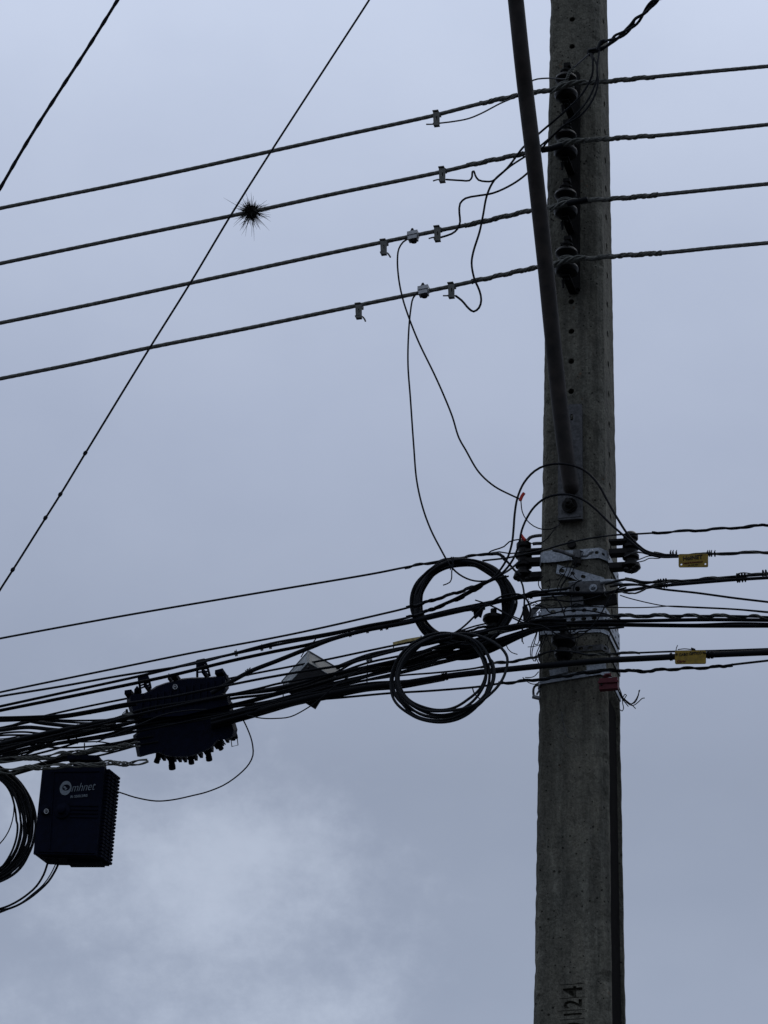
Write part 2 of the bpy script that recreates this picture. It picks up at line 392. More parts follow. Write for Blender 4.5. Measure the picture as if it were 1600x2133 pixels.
# added black strip standing in for shade in the lower right hollow
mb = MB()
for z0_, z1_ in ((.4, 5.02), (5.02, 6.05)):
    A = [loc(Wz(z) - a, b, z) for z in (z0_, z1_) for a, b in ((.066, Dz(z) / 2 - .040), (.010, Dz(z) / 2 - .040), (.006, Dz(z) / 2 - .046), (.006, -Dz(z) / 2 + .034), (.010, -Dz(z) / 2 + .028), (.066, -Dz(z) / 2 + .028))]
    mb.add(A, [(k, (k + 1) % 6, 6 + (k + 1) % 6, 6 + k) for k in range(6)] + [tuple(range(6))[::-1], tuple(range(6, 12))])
shade_strip = tag(mb.build('recess_shade_strip', 'shade_black'), 'added black shade strip down the hollow right side of the lower pole', 'added shade strip')
sh.data.materials.clear(); sh.data.materials.append(MATS['concrete'])
for p in sh.data.polygons: p.use_smooth = False; p.material_index = 0

# ------------------------------------------------------------------ lamp arm
arm = empty('lamp_arm', QF(1188, 1090, .03), 'long dark round steel arm slanting up the pole face from a bolted plate', 'lamp arm')
P = [(1063, -240, .72), (1068, -110, .66), (1071, -32, .62), (1074.5, 0, .60), (1087, 120, .55), (1096, 200, .50), (1110, 315, .45), (1123, 431, .39), (1137, 560, .33), (1149, 680, .28), (1163, 815, .225), (1179, 946, .18), (1189, 1012, .155)]
path = px_path(P, 0, .02); MB().tube(path, .0232, 24).build('arm_tube', 'weathered_pipe', arm)
e = path[-1]; T = (path[-1] - path[-3]).normalized()
MB().tube([e, e + T * .012, e + T * .022, e + T * .028], [.0232, .022, .016, .006], 24).build('tube_end', 'weathered_pipe', arm)
mb = MB(); plate(mb, [(1163, 935), (1185, 842), (1212, 841), (1213.5, 1080), (1163, 1083)], [slot(1191, 869, 14, 6, math.pi / 2)], off=.030, thick=.006)
mb.box(QF(1188, 1080, .014), pR * .0335, pN * .0155, Z * .004)
mb.box(QF(1210.5, 960, .012), pR * .003, pN * .0115, Z * .165); mb.box(QF(1166, 1010, .012), pR * .003, pN * .0115, Z * .09)
mb.build('mounting_plate', 'dull_steel', arm)
mb = MB(); bolt(mb, QF(1187, 1054, .032), pN, .013, .026); mb.box(QF(1187, 1054, .037), (pR + Z * .6).normalized() * .014, (Z - pR * .6).normalized() * .014, pN * .005)
mb.build('bolt', 'dark_steel', arm)

# ------------------------------------------------------------------ secondary rack with four spool insulators
rack = empty('insulator_rack', QF(1195, 612, .005), 'vertical dark steel rack bolted to the upper pole, holding four spool insulators', 'bracket')
mb = MB(); plate(mb, [(1183, 150), (1206, 150), (1206, 600), (1184, 602)], off=.022, thick=.021)
mb.build('back_bar', 'blackened_steel', rack)
INS = [(1179.5, 183), (1178.5, 302), (1178.5, 425), (1180.5, 546)]
VI = .175
words = ['topmost', 'second', 'third', 'lowest']
SPOOL = [(.008, .041), (.026, .041), (.031, .036), (.033, .029), (.030, .022), (.022, .017), (.018, .009), (.0175, -.002), (.020, -.009), (.029, -.014), (.034, -.020), (.035, -.028), (.031, -.037), (.024, -.041), (.015, -.047), (.008, -.047)]
for k, (x, y) in enumerate(INS):
    O = Q(x, y, VI)
    for s_, nm in ((1, 'upper_stirrup'), (-1, 'lower_stirrup')):
        mb = MB(); zc = O.z + s_ * .052; base_v = Dz(zc) / 2 + .004; ln = VI - base_v + .016
        mb.box(loc((O - AX).dot(pR), base_v + ln / 2, zc), pR * .011, pN * (ln / 2), Z * .0025)
        mb.box(loc((O - AX).dot(pR) + .003, base_v + .004, zc - s_ * .012), pR * .013, pN * .004, Z * .016)
        mb.build('stirrup', 'blackened_steel', rack)
    ins = empty('spool_insulator', O, f'{words[k]} of four glossy dark spool insulators in the rack on the pole', 'insulator', 'spool insulators on the rack')
    MB().lathe(SPOOL, O).build('spool', 'porcelain', ins)
    mb = MB(); mb.lathe([(.007, -.062), (.007, .07)], O, Z, 12); bolt(mb, O + Z * .054, Z, .011, .016, 0, True)
    mb.box(O + Z * .078 + pR * .004, pR * .010, pN * .009, Z * .006); mb.lathe([(.003, -.085), (.006, -.06)], O - pR * .01, Z, 8)
    mb.build('through_bolt', 'blackened_steel', ins)

# ------------------------------------------------------------------ four bare low-voltage conductors
LV = [
 ([(-40, 442.5), (0, 434), (300, 373), (565, 315), (700, 285), (902, 241), (1000, 216), (1078, 199), (1112, 193), (1161, 184.5)],
  [(1161, 184.5), (1180, 177), (1205, 173), (1247, 171), (1364, 160), (1480, 149), (1600, 138), (1640, 134.5)], (990, 1085), (1105, 1364)),
 ([(-40, 557.5), (0, 549), (250, 497), (480, 450), (545, 436.5), (700, 403), (915, 359), (1000, 339), (1091, 320), (1127, 311), (1150, 306)],
  [(1150, 306), (1180, 299.5), (1205, 294), (1270, 289), (1380, 281.5), (1490, 271), (1600, 259.5), (1640, 255.5)], (965, 1091), (1127, 1380)),
 ([(-40, 681), (0, 673), (200, 632), (395, 590), (700, 524.5), (792, 505.5), (905, 482), (1000, 463), (1104, 439), (1150, 431)],
  [(1150, 431), (1180, 425.5), (1225, 418), (1300, 412.5), (1386, 404.5), (1490, 394), (1600, 383), (1640, 379.5)], (968, 1105), (1140, 1386)),
 ([(-40, 797), (0, 789), (160, 757), (310, 724.5), (500, 687), (739, 637.5), (934, 597.5), (1000, 583), (1117, 557), (1150, 550)],
  [(1150, 550), (1180, 544), (1277, 534), (1392, 526), (1490, 516), (1600, 506), (1640, 502.5)], (970, 1120), (1152, 1392))]
VW = .222
lvlab = ['topmost of four bare stranded power lines, tied at the top spool insulator', 'second bare stranded power line from the top, a spiky plant growing on it',
         'third bare stranded power line from the top, with two hanging clips and one connector', 'lowest of the four bare stranded power lines crossing the upper sky']
for k, (lp, rp_, wl, wr) in enumerate(LV):
    path = px_path(lp + rp_[1:], VW, .02); mb = MB(); r = .0024
    for q in range(1): mb.tube(path, r * 1.1, 6)
    helix(mb, path, 6, r * .92, r * 1.7, .16, 0, k, 6)
    cnd = tag(mb.build('power_line', 'bare_aluminium', None, 60), lvlab[k], 'power line', 'bare power lines on the rack')
    for a, b in (wl, wr):
        sub = [p for p in path if a <= px_of(p)[0] <= b]; mb = MB()
        for st in range(5): helix(mb, sub, 1, .0021, .0064, .062, 0, k + a + st * .62, 6, -1, .02)
        mb.build('armour_wrap', 'steel_strand', cnd)
    # tie round the insulator neck
    O = Q(INS[k][0], INS[k][1], VI); mb = MB()
    for h in (-.004, .003, .008):
        mb.tube([O + Z * h + (pR * math.cos(a) + pN * math.sin(a)) * .0225 for a in [2 * math.pi * j / 28 for j in range(29)]], .0028, 6)
    x0 = px_path([(INS[k][0] - 34, lp[-1][1] + 6), (INS[k][0] - 12, lp[-1][1] - 4), (INS[k][0] + 14, lp[-1][1] - 12), (INS[k][0] + 40, lp[-1][1] - 13)], VW + .004)
    helix(mb, x0, 3, .0033, .0055, .09, 0, k, 6, -1)
    mb.build('tie_wire', 'steel_strand', cnd)
# dark sleeves on two of them
for (a, b, c_, k, lab) in (((1128, 313), (1150, 309), (1172, 302), 1, 'short black sleeve on the second power line between lamp arm and insulator'), ((1182, 424), (1203, 420), (1224, 415), 2, 'short black sleeve on the third power line just right of its insulator')):
    tag(MB().tube(px_path([a, b, c_], VW + .006), .0085, 12).build('sleeve', 'black_rubber'), lab, 'sleeve')

# ------------------------------------------------------------------ clips and connectors on the conductors
def tap_clip(x, y, label, tail):
    O = Q(x, y, VW); t = empty('tap_clip', O, label, 'wire clip', 'wedge clips on the power lines'); mb = MB(); v = VW + .012
    plate(mb, [(x - 7, y - 13), (x + 6, y - 14), (x + 6.5, y - 6), (x + 6.5, y + 12), (x + 6, y + 13.5), (x - 6, y + 13.5)], [slot(x + .5, y - 1, 8.5, 2.6, math.pi / 2)], v=v, thick=.003)
    mb.box(Q(x, y, v - .022), pR * .0075, pN * .001, Z * .016)
    mb.box(Q(x - .5, y - 13.3, v - .011), pR * .0088, pN * .011, Z * .0015); mb.box(Q(x, y + 13, v - .011), pR * .0084, pN * .011, Z * .0015)
    mb.build('clip_body', 'clip_metal', t)
    MB().box(Q(x + 7.5, y - 8, v - .01), pR * .0028, pN * .007, Z * .005).build('lock_tab', 'dull_steel', t)
    MB().tube(px_path(tail, v - .012), .0024, 6).build('wire_tail', 'dull_steel', t)
tap_clip(909, 247, 'wire clip on the topmost power line, holding a bare wire end', [(888, 259), (905, 258.5), (918, 256.5)])
tap_clip(921, 364, 'wire clip on the second power line, where the kinked tap wire ends', [(902, 377), (912, 374), (934, 374)])
tap_clip(911, 487, 'wire clip on the third power line, nearest the pole, holding a thin tap', [(893, 497), (905, 494), (918, 495.5)])
tap_clip(940, 605, 'wire clip on the lowest power line, above a drooping black loop', [(923, 616), (938, 616), (950, 616)])
tap_clip(799, 515, 'wire clip left of the pale connector on the third power line', [(792, 525.5), (807, 527), (811, 532), (813.5, 536)])
tap_clip(747, 648, 'leftmost wire clip, hanging from the lowest power line', [(740, 658.5), (754, 659), (759, 664), (761.5, 669.5)])
def connector(x, y, label):
    O = Q(x, y, VW); t = empty('line_connector', O, label, 'connector', 'pale bolted connectors'); T = (Q(x + 20, y - 4.2, VW) - O).normalized(); Y = pN.cross(T) * -1
    mb = MB(); mb.box(O + pN * .004 + Z * .0055, T * .0155, Z * .0058, pN * .014); mb.box(O + pN * .004 - Z * .0085, T * .0135, Z * .0056, pN * .012)
    mb.tube([O - T * .016 + pN * .005, O + T * .016 + pN * .005], .0105, 12); mb.build('clamp_body', 'connector_body', t)
    mb = MB(); bolt(mb, O + pN * .004 + Z * .012 - T * .003, Z, .0062, .010); mb.box(O + pN * .004 + Z * .0215 - T * .003, T * .0032, pN * .0032, Z * .004); mb.build('bolt', 'dark_steel', t)
    mb = MB(); mb.lathe([(.009, -.021), (.011, -.015), (.011, -.012)], O + pN * .004 + T * .002, Z, 12); mb.build('nut', 'dark_steel', t)
connector(861.5, 493.5, 'pale bolted connector on the third power line'); connector(883.5, 607.5, 'pale bolted connector on the lowest power line')

# ------------------------------------------------------------------ air plant on the second conductor
mb = MB(); O = Q(524, 440, VW)
for k in range(16):
    mb.lathe([(.001, -.008), (.007, -.004), (.008, .002), (.001, .008)], O + Vector([rnd.gauss(0, .006), rnd.gauss(0, .006), rnd.gauss(0, .007)]), Z, 7)
for k in range(620):
    d = Vector([rnd.gauss(0, 1) for _ in range(3)]).normalized(); d.z -= .12
    ln = rnd.choice((.022, .026, .030, .034, .04, .052)) * rnd.uniform(.6, 1.0); bend = Vector([rnd.gauss(0, .6) for _ in range(3)]); bend.z += .1; ln *= 1 + .25 * d.dot(Vector((-.4, 0, -.6)))
    pts = [O + d * (ln * t) + bend * (ln * t * t * .6) for t in (0, .3, .55, .8, 1)]
    mb.tube(pts, [.0013, .0011, .0009, .0006, .0002], 3)
tag(mb.build('air_plant', 'leaf'), 'small spiky ball of an air plant growing on the second power line', 'plant')

# ------------------------------------------------------------------ slanting lines in the upper left
mb = MB(); path = px_path([(-40, 463), (0, 393), (62, 287), (124, 190), (186, 95), (247, -3), (270, -40)], 1.3, .02); mb.tube(path, .0044, 8); helix(mb, path, 2, .0016, .0038, .14)
tag(mb.build('slanting_line', 'black_rubber', None, 60), 'thick dark line slanting through the top left corner', 'cable')
thin = [(-40, 1296), (0, 1229), (27, 1187), (95, 1079), (126, 1030), (178, 944), (310, 728), (395, 592), (480, 450), (565, 315), (690, 122), (771, -3), (795, -42)]
tl = tag(MB().tube(px_path(thin, 1.3, .02), .0028, 8).build('slanting_line', 'black_rubber', None, 60), 'thin dark line slanting across the sky past the spiky plant, a few knots on it', 'cable')
for x, y in ((27, 1187), (95, 1079), (126, 1030), (178, 944)):
    mb = MB(); O = Q(x, y, 1.3); T = (Q(x + 10, y - 16, 1.3) - O).normalized(); mb.lathe([(.001, -.008), (.0045, -.005), (.0055, .001), (.003, .006), (.001, .009)], O + pN * .001, T, 9)
    mb.tube([O, O + pR * .006 + Z * .002], .0012, 5); mb.build('knot', 'black_rubber', tl)

# ------------------------------------------------------------------ service drop at the top
drop = empty('service_cable', Q(1232, 108, .25), 'thick twisted service cable coming down from the top right to the pole', 'cable')
path = px_path([(1404, -38, .45), (1378, -6, .42), (1350, 14, .38), (1322, 48, .33), (1296, 70, .29), (1270, 86, .26), (1248, 101, .24), (1228, 109, .23)], .3)
mb = MB(); helix(mb, path, 1, .0046, .0068, .150, 0, .5, 8, 1, .08); helix(mb, path, 1, .0038, .0074, .150, 0, 2.7, 8, 1, .08); helix(mb, path, 1, .0042, .0066, .150, 0, 4.7, 8, 1, .08); mb.build('twisted_strands', 'grey_rubber', drop)
mb = MB(); mb.tube(px_path([(1246, 100), (1236, 103), (1226, 105), (1225, 112), (1230, 116)], .245), .0032, 8)
mb.tube(px_path([(1262, 84), (1252, 86), (1246, 98), (1243, 104)], .26), .0042, 8); mb.build('cable_end', 'grey_rubber', drop)
cable('neutral_wire', 'bare thin wire running from the service cable over the top insulator to the left', 'wire', [(1228, 112, .25), (1195, 141, .25), (1186, 149, .25), (1182, 160, .25), (1178, 165, .24), (1160, 164, .24), (1139, 163), (1111, 167), (1090, 184), (1075, 200), (1041, 216), (1002, 236.5), (976, 247), (945, 253), (916, 256.5)], .23, 3.6, 'dull_steel')
mb = MB(); helix(mb, px_path([(1195, 141), (1189, 147), (1184, 155), (1181, 166)], .252), 2, .0022, .0028, .014); tag(mb.build('wire_binding', 'steel_strand'), 'short twisted wire binding in front of the topmost insulator', 'wire')
cable('tap_wire', 'black tap wire dropping left of the pole into the lowest drooping loop', 'wire', [(1230, 112, .25), (1235, 128, .27), (1233, 158, .27), (1210, 199, .27), (1180, 229, .27), (1122, 279, .24), (1100, 299, .2), (1088, 309), (1056, 351), (1030, 375), (1015, 405), (1006, 450), (999, 483), (986, 525), (982.5, 548), (988, 580), (999, 606), (1002.5, 625), (998, 641), (987, 649), (977, 643), (962, 626), (949, 616)], .24, 4.6)
cable('tap_wire', 'black tap wire with a sharp upward kink beside the second clip', 'wire', [(1232, 112, .25), (1243, 135, .28), (1244, 160, .28), (1225, 208, .28), (1187, 251, .28), (1127, 303, .24), (1108, 318, .2), (1091, 328), (1062, 347), (1040, 366), (1026, 377), (1012, 378), (997, 375), (990, 365), (987, 356.5), (984, 358), (983.5, 368), (978, 376), (962, 376), (930, 374)], .245, 4.2)
cable('tap_wire', 'black tap wire with a square bend ending at the third clip', 'wire', [(1249, 100, .25), (1244, 150, .29), (1246, 172, .29), (1236, 205, .29), (1210, 240, .29), (1172, 264, .28), (1131, 307, .24), (1115, 338, .2), (1095, 364), (1067, 384), (1028, 402), (994, 408), (970, 413), (958.5, 424), (957, 444), (958.5, 462), (953, 477), (941, 487), (918, 494.5)], .25, 4.4)
jw1 = cable('jumper_wire', 'thin black jumper falling from the third line connector to the red wire cap', 'wire', [(851, 497), (840, 504), (831, 518), (828, 541), (831, 583), (839, 622), (852, 662), (872, 712), (905, 780), (923, 820), (942, 867), (956, 912), (970, 937), (998, 984), (1030, 1013), (1062, 1030), (1082, 1039)], .235, 3.8)
cable('jumper_wire', 'thin black jumper falling from the lowest line connector into the upper cable coil', 'wire', [(871, 609), (861, 620), (855.5, 646), (851, 699), (850, 760), (855, 830), (862, 930), (868, 1000), (880, 1055), (896, 1100), (915, 1138), (942, 1183), (964, 1201), (989, 1210), (1016, 1210), (1042, 1205), (1060, 1200)], .245, 3.8)
MB().tube(px_path([(1083.5, 1043), (1087, 1034), (1092, 1027)], .26), .0046, 10).build('wire_cap', 'red_cap', jw1)
cable('thin_wire', 'thin wire curving from the upper red cap down to the pole', 'wire', [(1085, 1041), (1088, 1066), (1097, 1083), (1112, 1096), (1130, 1102.5), (1147, 1102), (1158, 1098), (1166, 1088, .13)], .2, 2.4)
jw2 = cable('thin_wire', 'thin wire curving from the lower red cap back to the mounting plate', 'wire', [(1092, 1123), (1101, 1129), (1112, 1133), (1126, 1131), (1140, 1122), (1152, 1106), (1164, 1092, .14)], .18, 2.4)

MB().tube(px_path([(1085, 1114), (1089, 1120), (1094, 1125)], .26), .0046, 10).build('wire_cap', 'red_cap', jw2)

# ------------------------------------------------------------------ hoops over the pole
cable('looped_cable', 'outer of two black cables arching over the pole below the lamp arm', 'cable', [(905, 1266), (950, 1246), (985, 1227), (1005, 1217), (1027.5, 1203.5), (1054.5, 1167.5), (1066, 1134), (1070, 1100), (1072, 1073), (1078, 1037), (1092, 1005), (1114, 981), (1137, 969.5), (1166, 966), (1197.5, 971), (1224.5, 985), (1247, 1010), (1267, 1046), (1287.5, 1082), (1310, 1116), (1330, 1136), (1348, 1149), (1372, 1155), (1410, 1156)], .27, 4.9)
cable('looped_cable', 'inner of two black cables arching over the pole below the lamp arm', 'cable', [(900, 1250), (940, 1238), (985, 1223), (1010, 1212), (1028, 1206), (1050, 1190), (1070, 1163), (1081.5, 1131.5), (1087, 1104.5), (1098.5, 1077.5), (1114, 1055), (1137, 1037), (1161.5, 1030.5), (1188.5, 1031), (1215.5, 1041.5), (1242.5, 1062), (1269.5, 1089), (1294, 1111), (1322, 1135), (1345, 1152), (1375, 1160), (1412, 1160)], .28, 4.9)

# ------------------------------------------------------------------ straps round the pole
def strap(y0, h, label, mats='galvanised_steel', slope=0, holes=(), x0=None, x1=None, side=True, off=.004, holesize=(10, 6), left_lift=0, extra=None):
    """front run traced on the face, side runs wrapped round real corners; y0 = upper edge at the pole's left edge"""
    t = empty('steel_strap', QF(1190, y0 + h / 2, .005), label, 'steel strap'); mb = MB()
    pc = QF(1190, y0 + h / 2); W = Wz(pc.z); D = Dz(pc.z)
    xl = x0 if x0 is not None else px_of(loc(-W + .012, D / 2, pc.z))[0]; xr = x1 if x1 is not None else px_of(loc(W - .012, D / 2, pc.z))[0]
    rise = -.085 * (xr - xl) + slope
    yl = y0; yr = y0 + rise
    hs = [slot(hx, yl + (hx - xl) / (xr - xl) * rise + h * .47, holesize[0], holesize[1], -.085) for hx in holes]
    plate(mb, [(xl, yl), (xr, yr), (xr, yr + h), (xl, yl + h)], hs, off=off, thick=.003)
    if side:
        A = QF(xr, yr + h / 2, off); hh = (QF(xr, yr) - QF(xr, yr + h)).length / 2
        zz = A.z
        p1 = loc(W + .003, D / 2 - .022, zz); p2 = loc(W + .003, -D / 2 + .01, zz)
        for a, b, nh in ((A, p1, 1), (p1, p2, 4)):
            X = (b - a); Lh = X.length; X.normalize(); Nn = X.cross(Z)
            o = [(0, -hh), (Lh, -hh), (Lh, hh), (0, hh)]
            hl = [slot(Lh * (j + .5) / nh, 0, .013, .008) for j in range(nh)] if holes else []
            me = curve_mesh(o, hl, .003); mb.mesh(me, frameM(a, X, Z))
        B = QF(xl, yl + h / 2, off); q1 = loc(-W - .003, D / 2 - .022, B.z); q2 = loc(-W - .003, -D / 2 + .01, B.z)
        for a, b in ((q1, B), (q2, q1)):
            X = (b - a); Lh = X.length; X.normalize(); me = curve_mesh([(0, -hh), (Lh, -hh), (Lh, hh), (0, hh)], (), .003); mb.mesh(me, frameM(a, X, Z))
    mb.build('band', mats, t); return t
# top strap: plain plate left, perforated plate right, with an eye clamp between
s1 = strap(1151, 21, 'topmost galvanised steel strap round the pole, joined by an eye clamp', x0=1128, x1=1247, holes=(1230, 1243), holesize=(9, 7), side=True)
mb = MB(); plate(mb, [(1131, 1149), (1150, 1146), (1186, 1152), (1188, 1166), (1160, 1170), (1131, 1172)], off=.009, thick=.003); mb.build('plain_plate', 'galvanised_steel', s1)
mb = MB(); mb.tube(px_path([(1152, 1145), (1170, 1149), (1188, 1156), (1196, 1158)], .135), [.004, .0055, .008, .008, ] if False else .0055, 10); mb.build('clamp_rod', 'dull_steel', s1)
mb = MB(); O = QF(1202, 1156, .018); mb.lathe([(.010, -.014), (.0135, -.012), (.0125, .012), (.009, .014)], O, (Z * .95 + pR * .15), 18); mb.build('eye_clamp', 'dull_steel', s1)
mb = MB(); mb.lathe([(.0115, -.03), (.012, -.016), (.008, -.012)], O, Z, 14); mb.build('clamp_nut', 'dark_steel', s1)
mb = MB(); mb.tube(px_path([(1213, 1157), (1222, 1157), (1227, 1152), (1232, 1148), (1234, 1150, .11)], .133), .0048, 10); mb.build('hook', 'galvanised_steel', s1)
mb = MB(); mb.lathe([(.0125, -.004), (.0125, .012)], QF(1192, 1136, 0), pN, 16); tag(mb.build('bolt_head', 'dark_steel'), 'dark round bolt head in the pole just above the topmost strap', 'bolt')
# slanting plate
mb = MB(); plate(mb, [(1161, 1176), (1192, 1184), (1258, 1203), (1262, 1211), (1208, 1212), (1190, 1203), (1158, 1194)], [slot(1171, 1189, 11, 8, .25), slot(1193, 1194, 10, 7, .25), slot(1215, 1201, 11, 7, .25)], off=.008, thick=.003)
tag(mb.build('slanted_plate', 'galvanised_steel'), 'slanted perforated steel strip below the topmost strap', 'steel plate')
# suspension clamp
sc = empty('cable_clamp', QF(1222, 1226, .02), 'dark steel cable clamp with a bright bolt, on the pole below the slanted strip', 'cable clamp')
mb = MB(); plate(mb, [(1186, 1212), (1250, 1209), (1256, 1218), (1258, 1234), (1186, 1238)], [oval(1203, 1227, 6, 5.5)], off=.04, thick=.03, bevel=.001)
mb.build('clamp_plate', 'dull_steel', sc)
mb = MB(); mb.tube(px_path([(1184, 1213), (1210, 1211), (1250, 1209)], .15), .0016, 6); mb.build('edge_rib', 'galvanised_steel', sc)
mb = MB(); mb.tube(px_path([(1250, 1213, .145), (1268, 1211, .14), (1283, 1213, .13), (1294, 1218, .11)], .14), [.009] * 1 if False else .0072, 12); mb.build('clamp_arm', 'galvanised_steel', sc)
mb = MB(); bolt(mb, QF(1236, 1225, .042), pN, .0068, .010); mb.build('bolt', 'galvanised_steel', sc)
mb = MB(); plate(mb, [(1187, 1243), (1215, 1242), (1215, 1259), (1187, 1262)], off=.03, thick=.028); mb.build('lower_lug', 'dull_steel', sc)
mb = MB(); plate(mb, [(1218, 1240), (1284, 1237), (1286, 1256), (1252, 1262), (1222, 1258)], off=.012, thick=.012); mb.build('back_plate', 'dark_steel', sc)
s2 = strap(1228, 16, 'thin galvanised strap beside the cable clamp, half hidden by cables', x0=1127, x1=1186, side=False); 
mb = MB(); plate(mb, [(1174, 1224), (1187, 1222), (1187, 1236), (1174, 1237)], [slot(1180, 1230, 5, 6)], off=.008, thick=.003); mb.build('end_tab', 'galvanised_steel', s2)
s3 = strap(1267.5, 17, 'bright perforated steel strap with a row of oval holes across the pole', x0=1131, x1=1256, slope=4.0, holes=(1152, 1173, 1195, 1217, 1239), holesize=(11, 7), off=.02)
mb = MB(); plate(mb, [(1131, 1267.5), (1131, 1284), (1112, 1297), (1111, 1281)], [oval(1127, 1272, 2.5, 4), oval(1119.5, 1280, 2, 4.5)], off=.02, thick=.003); mb.build('bent_end', 'galvanised_steel', s3)
mb = MB(); plate(mb, [(1100, 1290), (1104, 1269), (1128, 1254), (1131, 1258), (1112, 1280), (1112, 1300), (1102, 1302)], off=-.02, thick=.004); mb.build('end_plate', 'dull_steel', s3)
strap(1287, 15, 'second perforated strap directly under the bright one, mostly behind cables', x0=1131, x1=1256, slope=3, holes=(1151, 1172, 1194, 1216, 1238), holesize=(11, 7), off=.012)
strap(1314, 8, 'narrow galvanised strap under the thick cables above the brown insulator', x0=1127, x1=1250, slope=5)
strap(1346, 12, 'dark perforated strap running round the right side of the pole by the insulator', 'dull_steel', x0=1200, x1=1252, holes=(1210, 1230))
s4 = strap(1412, 13, 'lowest galvanised strap round the pole, rising to the right', x0=1126, x1=1250, slope=-10, off=.008)
mb = MB(); plate(mb, [(1144, 1396), (1182, 1388), (1183, 1400), (1146, 1408)], off=.016, thick=.004); mb.build('strap_tab', 'galvanised_steel', s4)
mb = MB(); plate(mb, [(1222, 1386), (1262, 1382), (1262, 1392), (1222, 1397)], off=.016, thick=.004); mb.build('strap_tab', 'galvanised_steel', s4)
shk = empty('shackle', loc(-Wz(6.1) - .01, .06, QF(1120, 1440).z), 'small steel shackle hanging at the left end of the lowest strap', 'shackle')
mb = MB(); mb.tube(px_path([(1128, 1427), (1119, 1427), (1113, 1431), (1111, 1440), (1112, 1450)], .08), .0034, 10); mb.build('bow', 'dull_steel', shk)
mb = MB(); mb.tube(px_path([(1110, 1451), (1126, 1455)], .08), .0058, 12); mb.tube(px_path([(1118, 1447), (1126, 1434)], .08), .003, 8); mb.build('pin', 'galvanised_steel', shk)

# ------------------------------------------------------------------ insulators at the sides and front
def side_ins(cx, top, bot, arms, label, xs, lumps):
    t = empty('side_insulator', Q(cx, (top + bot) / 2, .06), label, 'insulator', 'insulators at the pole sides'); O = Q(cx, (top + bot) / 2, .06); k = PPM(O); H = (bot - top) / k / .90
    h = H / 2; mb = MB()
    prof = [(.006, h), (.015, h * .97), (.021, h * .85), (.021, h * .66), (.016, h * .58), (.0165, h * .42), (.023, h * .30), (.0235, h * .16), (.017, h * .08), (.0165, -h * .08), (.0235, -h * .2), (.0235, -h * .34), (.016, -h * .42), (.016, -h * .58), (.026, -h * .66), (.028, -h * .82), (.020, -h * .96), (.006, -h)]
    mb.lathe(prof, O, Z, 24); mb.build('spool', 'porcelain', t)
    for (ya, yb) in arms:
        mb = MB(); plate(mb, [(xs[0], ya), (xs[1], ya - .06 * (xs[1] - xs[0])), (xs[1], yb - .06 * (xs[1] - xs[0])), (xs[0], yb)], v=.075, thick=.03); mb.build('arm', 'dark_steel', t)
    mb = MB(); 
    for (x, y, r) in lumps: mb.lathe([(.001, -r), (r * .8, -r * .5), (r, 0), (r * .8, r * .6), (.001, r)], Q(x, y, .085), Z, 8)
    mb.build('bolt_end', 'dark_steel', t)
    return O
side_ins(1091, 1127, 1208, [(1143, 1148), (1162, 1172), (1192, 1203)], 'black stacked insulator bracketed to the left side of the pole', (1090, 1130), [(1075, 1203, .009), (1098, 1207, .008), (1106, 1204, .006), (1080, 1207, .007)])
side_ins(1314, 1109, 1190, [(1123, 1127.5), (1143, 1153), (1172, 1183)], 'black stacked insulator bracketed to the right side of the pole', (1268, 1312), [(1304, 1187, .009), (1316, 1190, .008), (1327, 1180, .008), (1321, 1185, .009)])
hk = MB(); hk.tube(px_path([(1132, 1115), (1115, 1116.5), (1104, 1120), (1098, 1127)], .05), .0048, 10); hk.tube(px_path([(1132, 1132), (1118, 1132), (1110, 1133)], .05), .0048, 10)
tag(hk.build('wall_hook', 'dull_steel'), 'pale bent steel rod sticking out left of the pole above the insulator', 'steel rod')
fi = empty('front_insulator', QF(1175, 1348, .07), 'dark brown bell insulator on the pole front between thick cables', 'insulator'); O = QF(1174, 1349, .07)
MB().lathe([(.006, .036), (.030, .033), (.0345, .026), (.033, .012), (.022, .002), (.018, -.004), (.024, -.010), (.026, -.024), (.019, -.034), (.006, -.036)], O).build('bell', 'porcelain', fi)
MB().lathe([(.008, -.045), (.008, .06)], O, Z, 12).build('pin', 'dark_steel', fi)
mb = MB(); mb.box(O + Z * .05 + pR * .003, pR * .006, pN * .006, Z * .016); mb.box(O + Z * .055 - pN * .04, pR * .012, pN * .05, Z * .003); mb.build('bracket', 'dull_steel', fi)
hb = empty('hanging_insulator', Q(1027, 1298, .2), 'black cup shaped insulator held among the cables left of the pole', 'insulator'); O = Q(1028, 1300, .19)
MB().lathe([(.006, .024), (.029, .022), (.0305, .012), (.024, .004), (.0185, -.004), (.0205, -.010), (.019, -.018), (.016, -.026), (.006, -.028)], O).build('cup', 'porcelain', hb)
MB().lathe([(.009, .02), (.009, .045)], O, Z, 12).build('stem', 'dark_steel', hb)

# ------------------------------------------------------------------ red box and loose ends
rb = empty('red_box', Q(1267, 1424, .15), 'small dull red plastic box strapped to the right edge of the pole', 'box')
mb = MB(); plate(mb, [(1248, 1413), (1286, 1410), (1287, 1433), (1248, 1436)], v=.135, thick=.016); mb.build('case', 'red_plastic', rb)
mb = MB(); plate(mb, [(1245.5, 1419), (1288, 1416.5), (1288, 1420), (1245.5, 1422.5)], v=.139, thick=.004); plate(mb, [(1255, 1408), (1261, 1402.5), (1272, 1402), (1274, 1407)], [[(1258, 1408.5), (1262, 1405), (1270, 1404.5), (1271, 1407)]], v=.13, thick=.01); mb.build('lid_rim', 'red_plastic', rb)
mb = MB()
mb.add(*(lambda m_: ([m_.v[i] for i in range(len(m_.v))], m_.f))(MB().lathe([(.003, 0), (.003, .003)], Q(1253, 1426, .136), pN, 10))); mb.build('screw', 'dark_steel', rb)
